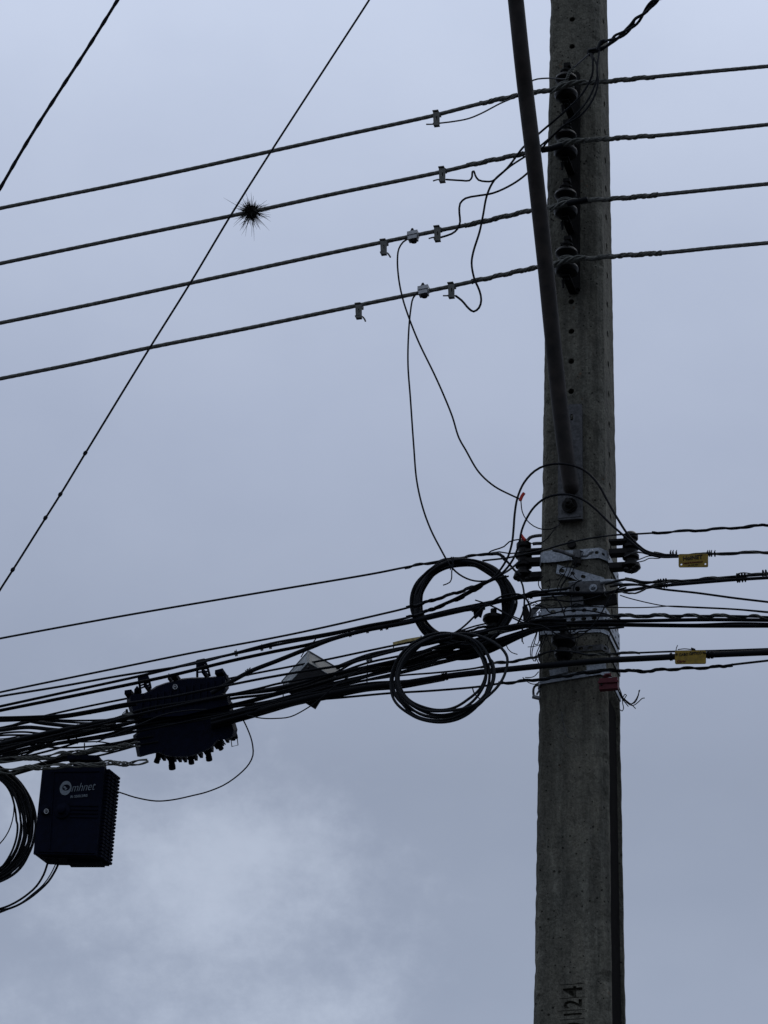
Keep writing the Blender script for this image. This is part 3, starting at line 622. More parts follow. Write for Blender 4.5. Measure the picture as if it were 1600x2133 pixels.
lw = empty('loose_wire_bunch', Q(1300, 1450, .0), 'bunch of thin loose wire ends curling out right below the red box', 'wires')
for P_ in ([(1287, 1436), (1297, 1452), (1306, 1462), (1316, 1466), (1326, 1455), (1333, 1437)], [(1288, 1438), (1300, 1458), (1312, 1466), (1322, 1464), (1330, 1448), (1331, 1438)], [(1290, 1440), (1305, 1463), (1318, 1470), (1330, 1462), (1338, 1454.5), (1343, 1454)],
           [(1286, 1434), (1296, 1456), (1303, 1464), (1309, 1471.5)], [(1298, 1452), (1302, 1446), (1305, 1449), (1301, 1455), (1308, 1462), (1318, 1470), (1324, 1476)], [(1289, 1430), (1296, 1450), (1297, 1465), (1299, 1475), (1296, 1481), (1291, 1478)]):
    MB().tube(px_path(P_, .04), .0014, 5).build('wire_end', 'black_rubber', lw)
cable('thin_wire', 'pale thin wire hanging down the pole face below the lowest strap', 'wire', [(1170, 1482), (1172, 1500), (1177, 1520), (1180, 1530), (1187, 1537), (1194, 1538)], .112, 1.6, 'dull_steel', step=.004)
cable('thin_wire', 'thin black wire looping low over the pole from the clamp toward the brown insulator', 'wire', [(1330, 1219), (1310, 1219.5), (1290, 1224), (1270, 1246.5), (1256, 1271), (1240.5, 1296), (1213.5, 1322), (1191, 1330), (1164, 1323), (1132.5, 1305), (1105.5, 1298), (1065, 1282), (1020, 1260), (990, 1250)], .25, 3)
th = empty('thin_wire_strands', QF(1180, 1200, .05), 'thin black wire ends hanging from the eye clamp over the slanted strip', 'wires')
for P_ in ([(1198, 1160), (1192, 1175), (1187, 1190), (1180, 1205), (1170, 1218), (1166, 1232)], [(1203, 1164), (1196, 1182), (1190, 1196), (1178, 1210), (1170, 1222), (1168, 1234)], [(1184, 1168), (1182, 1180), (1176, 1196), (1168, 1208), (1162, 1222), (1161, 1232)],
           [(1193, 1194), (1198, 1203), (1206, 1209), (1216, 1211)], [(1144, 1206), (1146, 1216), (1144, 1226), (1138, 1232), (1130, 1234)], [(1208, 1150), (1214, 1148), (1213, 1158), (1206, 1162)]):
    MB().tube(px_path(P_, .15), .0014, 5).build('wire_end', 'black_rubber', th)
th2 = empty('thin_wire_strands', Q(1115, 1340, .2), 'thin wire ends dangling beside the left pole edge under the cable bundle', 'wires')
for P_ in ([(1121, 1302), (1116, 1322), (1107, 1345), (1105, 1362), (1107, 1372)], [(1123, 1302), (1117, 1325), (1110, 1350), (1108, 1364), (1112, 1377), (1118, 1374)], [(1121, 1300), (1123, 1318), (1122, 1338), (1118, 1343), (1114, 1341)], [(1140, 1318), (1132, 1338), (1124, 1356), (1118, 1372), (1124, 1384)],
           [(1130, 1306), (1142, 1334), (1148, 1350), (1143, 1370)], [(1130, 1330), (1122, 1350), (1116, 1366), (1115, 1378)], [(1053, 1339), (1058, 1351), (1066, 1359), (1078, 1363)], [(1122, 1399), (1114, 1408), (1106, 1411), (1094, 1411)], [(1089, 1411), (1096, 1418), (1106, 1424), (1116, 1425), (1124, 1421)]):
    MB().tube(px_path(P_, .2), .0014, 5).build('wire_end', 'black_rubber', th2)

for k in range(16):
    x, y = rnd.uniform(1105, 1270), rnd.uniform(1195, 1330); pts = [(x, y)]; a = rnd.uniform(0, 6.3)
    for q in range(rnd.choice((4, 5, 6))):
        a += rnd.uniform(-.9, .9); x += math.cos(a) * 13; y += math.sin(a) * 9 + 2; pts.append((max(1098, min(1290, x)), y))
    cable('loose_wire', 'short thin wire tangled over the steel straps on the pole', 'wire', pts, .14 + .05 * rnd.random(), rnd.choice((1.6, 2.2, 2.8)), 'black_rubber', 'loose wires over the straps', step=.004)
for pts, wd, lab in (([(1090, 1290), (1130, 1283), (1175, 1273), (1215, 1271), (1262, 1279), (1292, 1290)], 3.4, 'slack black wire crossing the lower edge of the bright perforated strap'),
                     ([(1094, 1262), (1120, 1252), (1150, 1249), (1190, 1253), (1235, 1246), (1275, 1232), (1305, 1224)], 3.8, 'slack black wire crossing the pole just above the bright perforated strap'),
                     ([(1100, 1306), (1140, 1312), (1185, 1311), (1230, 1308), (1270, 1309), (1300, 1306)], 5, 'black wire crossing the pole along the narrow strap above the brown insulator')):
    cable('slack_wire', lab, 'wire', pts, .2, wd)

# ------------------------------------------------------------------ telecom lines, pole to right edge
def twisted(name, label, pts, v, core_w, strand_w, pitch=.08, m='grey_rubber', span=None, m2='steel_strand', cat='cable', n=2, group=None, R=None):
    path = px_path(pts, v, .012); k = PPM(path[len(path) // 2]); mb = MB().tube(path, core_w / 2 / k, 8)
    o = tag(mb.build(name, m, None, 60), label, cat, group)
    spans = span if isinstance(span, list) else [span] if span else [(-99, 9999)]
    for a, b in spans:
        sub = [p for p in path if a <= px_of(p)[0] <= b]
        if len(sub) < 4: continue
        mb = MB()
        for st in range(3): helix(mb, sub, 1, strand_w * .42 / k, R or (core_w / 2 + strand_w * .30) / k, pitch, 0, a + st * .62, 6, 1, .03); mb.build('wrap_wire', m2, o)
    return o
twisted('drop_cable', 'uppermost dark line right of the pole, leaving over the right side insulator', [(1005, 1168), (1057, 1162), (1100, 1153), (1128, 1147), (1165, 1136, .2), (1207, 1125.5, .2), (1250, 1118, .2), (1285, 1114), (1330, 1112), (1380, 1109), (1480, 1103), (1600, 1093.5), (1640, 1090)], .16, 4.2, 3.2, .10, span=[(1350, 1640)], m2='grey_rubber')
ml2 = twisted('messenger_line', 'dark line right of the pole with the upper yellow tag hanging from it', [(1330, 1140), (1352, 1150), (1385, 1156.5), (1430, 1157), (1500, 1153), (1600, 1150.5), (1640, 1149)], .16, 5.5, 3.2, .14, span=(1362, 1640))
mt = empty('tail_wire', Q(1345, 1155, .12), 'loose pale wire tails behind the right side insulator', 'wires')
for P_ in ([(1300, 1160), (1318, 1152), (1340, 1152), (1360, 1158), (1378, 1160)], [(1305, 1158), (1325, 1149), (1345, 1154), (1368, 1160)], [(1325, 1168), (1340, 1162), (1352, 1158), (1372, 1160)], [(1328, 1171), (1342, 1168), (1352, 1163), (1372, 1163), (1380, 1160)]):
    MB().tube(px_path(P_, .12), .0016, 5).build('tail', 'dull_steel', mt)
twisted('messenger_line', 'upper wrapped line of the rising pair right of the pole, tied at the edge', [(1260, 1217), (1290, 1209), (1315, 1206.5), (1335, 1212), (1362, 1213), (1392, 1212), (1451, 1208), (1532, 1201), (1600, 1196.5), (1640, 1194)], .17, 6, 3.4, .13, span=(1300, 1640))
rp3 = cable('thick_cable', 'thick black cable rising right under the wrapped line, from the pole clamp', 'cable', [(1240, 1237), (1270, 1234), (1292, 1231.5), (1324, 1227.5), (1356, 1222.6), (1392, 1219), (1451, 1214), (1532, 1207.5), (1600, 1203.5), (1640, 1201)], .19, 7.5)
twisted('messenger_line', 'pale twisted strand crossing under the rising pair near the pole clamp', [(1284, 1227), (1300, 1235), (1322, 1236), (1345, 1226), (1365, 1218), (1385, 1213)], .2, 2.6, 2.2, .07, 'dull_steel')
cable('drop_cable', 'black cable sloping down to the right edge below the rising pair', 'cable', [(1270, 1222), (1302, 1217), (1341, 1219.5), (1379, 1227), (1451, 1235), (1532, 1246), (1600, 1254), (1640, 1259)], .21, 5.2)
cable('thin_wire', 'thin wire from a small knot at the pole joining another on its way right', 'wire', [(1292, 1240), (1309, 1245.5), (1356, 1257), (1388, 1262.5), (1451, 1266), (1532, 1270), (1600, 1276.5), (1640, 1280)], .16, 2.6)
cable('thin_wire', 'thin level wire in front of the bright strap, running out right', 'wire', [(1110, 1268), (1160, 1266), (1210, 1263), (1270, 1265), (1324, 1265.7), (1366, 1264.5), (1392, 1262.5), (1451, 1264.5), (1532, 1268.5), (1600, 1274), (1640, 1277)], .2, 2.6)
twisted('messenger_line', 'pale wrapped line running level right of the pole above the thickest cables', [(1010, 1325, .24), (1045, 1314, .24), (1090, 1302), (1130, 1293), (1180, 1284), (1230, 1282), (1283, 1283), (1345, 1282.5), (1450, 1283), (1532, 1283.5), (1600, 1285.5), (1640, 1287)], .2, 5.5, 4.4, .085, span=[(1010, 1110), (1270, 1640)], n=2)
R7 = [(1180, 1298), (1260, 1294), (1345, 1293), (1472, 1290.8), (1600, 1292), (1640, 1292.5)]
cable('thick_cable', 'upper of the thick black cables running level right of the pole', 'cable', R7, .17, 8.5)
cable('thick_cable', 'lower of the thick black cables running level right of the pole', 'cable', [(1180, 1302), (1260, 1301.5), (1366, 1303), (1472, 1304), (1600, 1304), (1640, 1304)], .18, 8.5)
cable('drop_cable', 'black cable between the two level thick cables, bowing between them', 'cable', [(1180, 1300), (1260, 1299), (1345, 1300), (1451, 1301), (1532, 1298), (1600, 1299), (1640, 1300)], .2, 5)
big = cable('thick_cable', 'thickest black cable, crossing low in front of the pole and carrying the lower yellow tag', 'cable', [(-40, 1630, .1), (200, 1562, .1), (440, 1508, .12), (551, 1478), (620, 1460), (700, 1443), (765, 1432), (836, 1424), (900, 1414), (937, 1408), (1027, 1397.5), (1080, 1392), (1140, 1386), (1200, 1380.5), (1260, 1375.6), (1330, 1372), (1398, 1368.5), (1483, 1364), (1600, 1359), (1640, 1357.5)], .23, 12.5, step=.02, seg=12)
ties([(900, 1414), (937, 1408), (1027, 1397.5), (1140, 1386), (1260, 1375.6), (1398, 1368.5), (1483, 1364), (1600, 1359)], .23, [921, 925, 930, 1399, 1478, 1484], 13, big)
twisted('messenger_line', 'thin wrapped line lying along the top of the thickest low cable', [(700, 1424), (765, 1417), (836, 1407), (900, 1402), (960, 1396), (1000, 1390), (1027, 1382), (1075, 1377), (1110, 1370), (1150, 1356, .22), (1195, 1358, .22), (1225, 1364), (1262, 1362), (1324, 1360), (1405, 1357), (1483, 1355.5), (1600, 1351.5), (1640, 1350)], .2, 4.2, 2.8, .08, span=[(1000, 1130), (1215, 1340)])
twisted('messenger_line', 'lowest dark twisted line crossing the pole under the thickest cable', [(560, 1461), (675, 1456), (812, 1444), (904, 1438.5), (1005, 1429.5), (1039, 1424), (1080, 1420), (1117, 1415.5), (1160, 1411), (1210, 1403), (1250, 1398), (1288, 1396), (1334, 1398.5), (1387, 1394.5), (1494, 1389), (1526, 1384.5), (1600, 1376), (1640, 1371)], .21, 5, 3.4, .075, span=[(1035, 1530)], m2='grey_rubber')
lp = tag(MB().tube(px_path([(1535, 1204), (1534, 1198), (1543, 1193.5), (1558, 1194), (1574, 1197)], .2), .0016, 6).build('wire_loop', 'black_rubber'), 'small thin wire loop tied on the rising pair near the right edge', 'wire')
for xs, y in (((1372, 1377, 1383, 1388), 1216), ((1536, 1540, 1546, 1552), 1204), ((1590, 1596), 1197)):
    for x in xs:
        O = Q(x, y - (x - xs[0]) * .1, .18); mb = MB(); mb.tube([O + (Z * math.cos(a) + pN * math.sin(a)) * .0125 for a in [2 * math.pi * j / 16 for j in range(17)]], .0016, 5)
        mb.build('cable_tie', 'black_rubber', rp3)
for x in (1397, 1402, 1409, 1474, 1478, 1482, 1489):
    O = Q(x, 1154, .165); mb = MB(); mb.tube([O + (Z * math.cos(a) + pN * math.sin(a)) * .0068 for a in [2 * math.pi * j / 14 for j in range(15)]], .0016, 5)
    mb.tube([O + Z * .006, O + Z * .012 + pR * .001], .0014, 5)
    mb.build('cable_tie', 'black_rubber', ml2)

# ------------------------------------------------------------------ yellow tags
def rrect(x0, y0, x1, y1, r, sk=0):
    o = []
    for cx, cy, a0 in ((x1 - r, y0 + r, -90), (x1 - r, y1 - r, 0), (x0 + r, y1 - r, 90), (x0 + r, y0 + r, 180)):
        for k in range(4):
            a = math.radians(a0 + 30 * k); px = cx + r * math.cos(a); o.append((px, cy + r * math.sin(a) + sk * (px - x0)))
    return o
t1 = empty('yellow_tag', Q(1444, 1170, .18), 'upper yellow tag with black lettering and two small holes, hanging right of the pole', 'tag')
mb = MB(); plate(mb, rrect(1413.5, 1154, 1475, 1181.5, 3, -.01), [oval(1419.3, 1175.5, 2, 2), oval(1469.3, 1174.5, 2, 2)], v=.176, thick=.0025); mb.build('tag_plate', 'yellow_tag', t1)
mb = MB(); X = (Q(1470, 1165, .177) - Q(1420, 1166, .177)); 
text_fit(mb, 'HolNET', Q(1423, 1167.5, .1768), pR, Z, 41 / PPM(Q(1440, 1165, .177)), .0125, bold=.02); text_fit(mb, '(00) 0000 0000', Q(1433, 1178.8, .1768), pR, Z, .028, .0028)
mb.build('black_lettering', 'print_black', t1)
mb = MB(); text_fit(mb, 'CABO DE TELECOMUNICACAO', Q(1423, 1175, .1768), pR, Z, .056, .0042, bold=.01); mb.build('red_lettering', 'print_red', t1)
t2 = empty('yellow_tag', Q(1440, 1368, .25), 'lower yellow tag reading CABO OPTICO, tied on the thick low cable', 'tag')
mb = MB(); plate(mb, rrect(1406, 1355, 1470.5, 1383, 3, -.01), (), v=.252, thick=.0025); mb.build('tag_plate', 'yellow_tag', t2)
mb = MB(); text_fit(mb, 'CABO \u00d3PTICO', Q(1414.5, 1366.5, .2528), pR, Z, 48 / PPM(Q(1440, 1365, .25)), .0098, bold=.015)
mb.tube(px_path([(1408, 1364), (1410.5, 1361)], .254), .0018, 5); mb.tube(px_path([(1464, 1358), (1468, 1360), (1472, 1359.5)], .254), .0018, 5)
mb.build('black_lettering', 'print_black', t2)
mb = MB(); text_fit(mb, 'Claro-', Q(1410.5, 1380.5, .2528), pR, Z, 18 / PPM(Q(1440, 1365, .25)), .0068, bold=.03); mb.build('red_lettering', 'print_red', t2)
mb = MB(); mb.tube(px_path([(1408, 1356), (1409, 1350), (1411.5, 1344)], .25), .0012, 5); mb.tube(px_path([(1412, 1353), (1425, 1351.5), (1437, 1352.5), (1449, 1354.5)], .25), .0014, 5)
mb.tube(px_path([(1440, 1350), (1444, 1351.5), (1448, 1353)], .25), .0022, 5); mb.build('tie_wire', 'black_rubber', t2)
t3 = empty('yellow_tag', Q(848, 1336, .2), 'narrow yellow tag seen edge on among the cables left of the coils', 'tag')
mb = MB(); plate(mb, [(818, 1338), (846, 1331), (878, 1325.5), (878, 1331), (848, 1337), (819, 1343)], v=.31, thick=.002); mb.build('tag_plate', 'faded_tag', t3)
mb = MB(); mb.tube(px_path([(820, 1341), (819.5, 1349)], .205), .0018, 5); mb.tube(px_path([(877, 1324), (880, 1338)], .205), .0018, 5); mb.build('tie_wire', 'black_rubber', t3)

# ------------------------------------------------------------------ lines left of the pole
G = None
L1 = [(-40, 1338), (0, 1330), (250, 1284), (500, 1241.5), (780, 1194.5), (843, 1182), (924, 1167.5), (967, 1161), (1018, 1153), (1041, 1156), (1057, 1170), (1072, 1188), (1085, 1198)]
twisted('messenger_line', 'highest line of the left bundle, running alone above the coils to the left edge', L1, .14, 4.6, 3, .075, span=[(843, 1060)], m2='grey_rubber')
cable('thin_wire', 'thin wire branching off the highest left line to the bent steel rod', 'wire', [(1018, 1152), (1023, 1148), (1050, 1138.5), (1061, 1128.5), (1079, 1124), (1092, 1125)], .12, 3)
cable('thin_wire', 'thin wire joining the left side insulator behind the arching cables', 'wire', [(1018, 1153), (1040, 1149.5), (1062, 1153), (1090, 1149), (1125, 1143)], .13, 3)
cable('thin_wire', 'small hooked wire end hanging inside the top of the upper coil', 'wire', [(944, 1160), (944, 1178), (941, 1190), (941, 1203), (937, 1213), (923, 1219)], .3, 2.6)
L2 = [(-40, 1451), (0, 1442), (120, 1417), (245, 1391.5), (400, 1360), (560, 1330.5), (646, 1313), (789, 1280.5), (847, 1266.5), (915, 1246), (971, 1228), (1016, 1210), (1042, 1198), (1070, 1180, .13), (1084, 1168, .11)]
twisted('messenger_line', 'twisted line rising through the upper coil to the left side insulator, upper of a pair', L2, .25, 4.6, 3.2, .06, span=[(840, 1016)], m2='black_rubber')
L3 = [(-40, 1458), (0, 1450.5), (120, 1431), (245, 1408.5), (409, 1382), (480, 1363), (575, 1338), (646, 1326), (717, 1313), (765, 1302.5), (847, 1287), (901, 1269), (971, 1239.5), (1005, 1219), (1027, 1208), (1055, 1200)]
twisted('messenger_line', 'twisted line rising through the upper coil, lower of a pair', L3, .26, 5, 3.2, .06, span=[(840, 1016)], m2='black_rubber')
L4 = [(-40, 1480), (0, 1471.5), (140, 1441), (290, 1408.5), (420, 1377), (520, 1355), (600, 1338.5), (700, 1320), (765, 1303.5), (830, 1292)]
c4 = cable('drop_cable', 'black cable merging with the next one above the square box', 'cable', L4, .24, 6)
ties(L4, .24, [490, 545, 560], 9, c4)
L5 = [(-40, 1488), (0, 1480), (170, 1446), (350, 1408.5), (480, 1377), (560, 1359.5), (646, 1342), (690, 1330), (765, 1313), (847, 1298), (937, 1278), (1005, 1262.5), (1050, 1251), (1117, 1240), (1150, 1237), (1190, 1235.5), (1260, 1236)]
c5 = cable('thick_cable', 'black cable crossing the upper coil and the pole under the bright bolt clamp', 'cable', L5, .22, 7.5)
ties(L5, .22, [795, 803, 765, 1105, 730], 9, c5)
cable('drop_cable', 'black cable running close above the one that passes under the pole clamp', 'cable', [(640, 1352, .2), (765, 1308), (847, 1292.5), (937, 1271), (1000, 1258), (1060, 1246), (1117, 1234), (1160, 1229), (1190, 1224)], .235, 5.5)
L6 = [(440, 1444), (480, 1421), (505, 1407), (527, 1396), (580, 1375.5), (646, 1349), (694, 1330.5), (765, 1312), (850, 1296), (937, 1275), (985, 1268), (1010, 1266)]
c6 = cable('thick_cable', 'thick black cable rising from the splice closure to the line above the square box', 'cable', L6, .255, 9.5)
ties(L6, .255, [518, 522, 985, 1008], 10.5, c6)
mb = MB(); plate(mb, [(985, 1270), (1006, 1268), (1001, 1285), (995, 1282), (988, 1288)], v=.25, thick=.008); tag(mb.build('cable_flap', 'black_plastic'), 'small torn black flap hanging from a cable inside the upper coil', 'flap')
L7 = [(-40, 1529), (0, 1520), (40, 1506), (94, 1491), (170, 1474), (262, 1455.5), (400, 1429, .1), (525, 1404, .1), (613, 1387), (675, 1375), (765, 1356), (818, 1345), (880, 1333), (930, 1325)]
cable('drop_cable', 'thin black cable passing behind the splice closure and the square box to the narrow tag', 'cable', L7, .13, 4.6)
L8 = [(-40, 1494), (0, 1494.5), (75, 1492.5), (131, 1489.5), (187, 1481), (244, 1469), (300, 1459.7), (360, 1451), (480, 1426.5), (551, 1412.5), (646, 1396), (705, 1387), (765, 1371.5), (800, 1362), (859, 1347), (920, 1334), (985, 1322), (1040, 1308), (1100, 1300)]
c8 = cable('drop_cable', 'black cable crossing over the face of the splice closure and the square box', 'cable', L8, .3, 5.5)
cable('thick_cable', 'thick short run of cable entering the splice closure from the left', 'cable', [(-40, 1501, .26), (60, 1497, .26), (131, 1492, .26), (187, 1483), (225, 1476), (262, 1469), (285, 1465)], .27, 10)
ties(L8, .3, [769, 765], 13, c8)
L9 = [(-40, 1576), (60, 1546), (150, 1523), (220, 1506), (280, 1489.5), (380, 1467.5), (460, 1451), (540, 1434), (575, 1425), (640, 1413), (694, 1403), (765, 1388), (836, 1372), (900, 1353)]
cable('drop_cable', 'black cable crossing the lower face of the splice closure, straight and taut', 'cable', L9, .3, 5)
L9b = [(640, 1425), (700, 1401), (735, 1381), (765, 1371)]
cable('drop_cable', 'short black cable linking two taut ones right of the square box', 'cable', L9b, .29, 5)
cable('drop_cable', 'black cable above the main bundle, taut beside the narrow yellow tag', 'cable', [(560, 1447), (646, 1423), (765, 1381), (830, 1367), (900, 1352), (960, 1338)], .27, 5)
cable('thick_cable', 'thick black cable hugging the narrow yellow tag from below', 'cable', [(700, 1391), (765, 1366), (820, 1354), (880, 1343), (960, 1325), (1020, 1312)], .24, 9)
cable('thin_wire', 'thin wire crossing diagonally over the square box down to the bundle', 'wire', [(515, 1490), (545, 1496), (575, 1496.5), (605, 1493), (640, 1475), (667, 1456), (694, 1432), (720, 1414), (741, 1401), (765, 1388)], .33, 2.8)
cable('thin_wire', 'thin wire from the bundle looping down and round to the black access box', 'wire', [(500, 1484), (505, 1496), (515.6, 1518), (525, 1545), (527, 1573), (519, 1591), (507, 1605), (487, 1622), (465, 1636), (430, 1650), (402, 1657), (360, 1666), (325, 1668.5), (280, 1660.5), (260, 1654), (238, 1647)], .2, 3)

# main bundle: many alike cables
MC = [(-40, 1575, 13), (0, 1566, 13), (75, 1546, 14), (150, 1530, 15), (225, 1517, 18), (300, 1501, 21), (400, 1485, 24), (480, 1469, 24), (551, 1456, 19), (620, 1442, 17), (700, 1420, 16), (765, 1404, 14), (836, 1386, 14), (900, 1367, 17), (960, 1350, 22), (1020, 1333, 20), (1075, 1316, 14), (1120, 1303, 10), (1180, 1299, 7)]
for k in range(12):
    o = -1 + 2 * (k + .5) / 12; ph = rnd.uniform(0, 50); vv = .16 + .07 * rnd.random()
    pts = [(x, c_ + hw * max(-1.15, min(1.15, 1.08 * o + .7 * noise.noise(Vector((x * .006 + ph, k * 3.3, 0)))))) for x, c_, hw in MC]
    cable('bundle_cable', 'black cable in the main tangled bundle running from the left edge to the pole', 'cable', pts, vv, rnd.choice((4, 5, 6, 8)), rnd.choice(('black_rubber', 'black_rubber', 'grey_rubber')), 'cables of the main bundle', step=.02)
SC = [(790, 1390, 7), (847, 1384, 9), (915, 1362, 9), (950, 1365, 10), (985, 1361, 12), (1030, 1344, 12), (1075, 1326, 8), (1110, 1314, 5)]
for k in range(8):
    o = -1 + 2 * (k + .5) / 8; ph = rnd.uniform(0, 50)
    pts = [(x, c_ + hw * (o + .3 * noise.noise(Vector((x * .01 + ph, k, 0))))) for x, c_, hw in SC]
    cable('slack_cable', 'slack black cable sagging under the main bundle behind the lower coil', 'cable', pts, .17 + .05 * rnd.random(), rnd.choice((4, 5, 6)), 'black_rubber', 'slack cables behind the lower coil')
LC = [(440, 1508, 10), (500, 1491, 10), (551, 1478, 9), (620, 1459, 9), (675, 1449, 9), (765, 1431, 8), (836, 1425, 8), (880, 1420, 5), (925, 1413, 3)]
for k in range(5):
    o = -1 + 2 * (k + .5) / 5; pts = [(x, c_ + hw * (o + .3 * noise.noise(Vector((x * .01, k * 5.1, 2))))) for x, c_, hw in LC]
    cable('slack_cable', 'black cable in the lower bundle passing just under the square box', 'cable', pts, .19 + .04 * rnd.random(), 6.5, 'black_rubber', 'lower bundle under the square box')
lug = MB(); plate(lug, [(1088, 1264), (1096, 1258), (1100, 1270), (1104, 1290), (1096, 1300), (1090, 1290)], v=.10, thick=.02)
tag(lug.build('steel_lug', 'dark_steel'), 'small dark steel lug among the cables just left of the bright strap', 'bracket')
for x, y in ((1088, 1318), (1010, 1338), (1150, 1301), (765, 1403), (590, 1448), (160, 1527), (240, 1512)):
    O = Q(x, y, .2); mb = MB(); mb.tube([O + (Z * math.cos(a) * 1.0 + pN * math.sin(a) * .5) * (.026 if x < 1100 else .016) + pR * .004 * math.sin(a) for a in [2 * math.pi * j / 20 for j in range(21)]], .0016, 5)
    mb.tube([O - Z * .024, O - Z * .034 + pR * .004], .0014, 5)
    tag(mb.build('bundle_tie', 'black_rubber'), {1088: 'wire tie round the main bundle just left of the pole', 1010: 'wire tie round the main bundle below the cup insulator', 1150: 'wire tie round the thick cables crossing the pole', 765: 'wire tie round the main bundle between square box and lower coil', 590: 'wire tie round the main bundle at the left corner of the square box', 160: 'wire tie round the main bundle above the access box', 240: 'wire tie round the main bundle left of the splice closure'}[x], 'cable tie')
# jumble at the left edge
for nm, lab, pts, wd, v, m in (
 ('thick_cable', 'thick cable at the left edge, curving down to the right in the upper tangle', [(-40, 1499), (0, 1498), (37, 1496.5), (75, 1504), (112, 1509), (169, 1514), (240, 1512)], 8.5, .2, 'grey_rubber'),
 ('drop_cable', 'cable rising from the left edge across the upper tangle', [(-40, 1524), (0, 1517), (37, 1509), (94, 1496), (150, 1489), (190, 1485)], 6, .22, 'black_rubber'),
 ('drop_cable', 'level cable above the gap left of the splice closure', [(70, 1497), (112, 1499.5), (169, 1501), (240, 1499), (300, 1497)], 4.5, .18, 'black_rubber'),
 ('drop_cable', 'level cable just below the gap left of the splice closure', [(60, 1500), (120, 1503), (180, 1506), (240, 1504), (300, 1501)], 4.5, .16, 'black_rubber'),
 ('thick_cable', 'thick cable bowing through the middle of the left tangle', [(-40, 1524), (0, 1521), (56, 1515), (112, 1520), (169, 1524), (230, 1519)], 8.5, .24, 'grey_rubber'),
 ('thick_cable', 'thick cable rising from the left edge below the middle of the tangle', [(-40, 1560), (0, 1549), (56, 1535), (131, 1519), (206, 1504), (300, 1487)], 7.5, .26, 'grey_rubber'),
 ('drop_cable', 'cable sagging below the main bundle left of the splice closure', [(30, 1550), (71, 1552.5), (112, 1557), (169, 1556.5), (225, 1550), (281, 1540), (320, 1534)], 4.2, .2, 'black_rubber'),
 ('drop_cable', 'cable rising steeply from the lower left edge into the tangle', [(-40, 1592), (0, 1584), (56, 1575), (131, 1556), (169, 1544), (210, 1534)], 4.5, .22, 'black_rubber'),
 ('drop_cable', 'thin cable crossing down right above the access box bracket', [(130, 1536), (160, 1545), (206, 1545), (234, 1549), (260, 1549)], 3, .24, 'black_rubber'),
 ('drop_cable', 'cable entering the lower left corner of the splice closure', [(116, 1586), (160, 1582), (206, 1574), (250, 1563), (290, 1552), (330, 1545)], 4.5, .2, 'black_rubber'),
 ('thin_wire', 'thin wire slanting down behind the top left of the access box', [(10, 1556), (24, 1564), (50, 1574), (84, 1586), (105, 1598)], 2.6, .16, 'black_rubber'),
 ('thin_wire', 'thin wire rising across the main bundle left of the splice closure', [(200, 1546), (244, 1528), (300, 1505), (340, 1489), (390, 1480), (430, 1478)], 2.8, .31, 'grey_rubber'),
 ('thick_cable', 'lowest dark cable of the left tangle above the access box', [(-40, 1592), (0, 1586), (37, 1582), (75, 1578), (110, 1579), (141, 1577), (170, 1576)], 6, .18, 'black_rubber')):
    cable(nm, lab, 'wire' if nm == 'thin_wire' else 'cable', pts, v, wd, m)
for k in range(12):
    y0 = 1528 + k * 4.6; pts = [(-40, y0 + 4 + rnd.uniform(-4, 4)), (10, y0 + rnd.uniform(-5, 4)), (50, y0 - 5 + rnd.uniform(-6, 5)), (100, 1540 + (k - 5) * 1.6 + rnd.uniform(-3, 3)), (170, 1527 + rnd.uniform(-6, 6)), (240, 1513 + rnd.uniform(-6, 6))]
    cable('tangle_cable', 'thin cable in the dense tangle at the left edge', 'cable', pts, .15 + .1 * rnd.random(), rnd.choice((2.6, 3.4, 4.4)), rnd.choice(('black_rubber', 'grey_rubber')), 'cables tangled at the left edge')
def splay(label, pts, v):
    mb = MB(); path = px_path(pts, v, .004)
    helix(mb, path, 2, .0024, .0062, .125, 0, 0, 5, 1, .05); helix(mb, path, 2, .0020, .0058, .125, 0, .55, 5, 1, .05); helix(mb, path, 2, .0018, .0054, .125, 0, 1.0, 5, 1, .05)
    return tag(mb.build('preformed_grip', 'steel_strand', None, 60), label, 'wire grip')
splay('pale twisted wire grip ending at the lower left of the splice closure', [(-40, 1590), (0, 1585), (40, 1580), (75, 1579), (105, 1577), (131, 1569), (154, 1568), (178, 1566), (202, 1560), (225, 1561), (262, 1552.5), (292, 1550)], .26)
splay('pale twisted wire grip lying across the top of the access box', [(-40, 1606), (0, 1606), (28, 1606.5), (56, 1598), (86, 1599.5), (131, 1595), (170, 1593.5), (206, 1593), (225, 1588.5), (262, 1591.5), (300, 1586), (308, 1584)], .30)

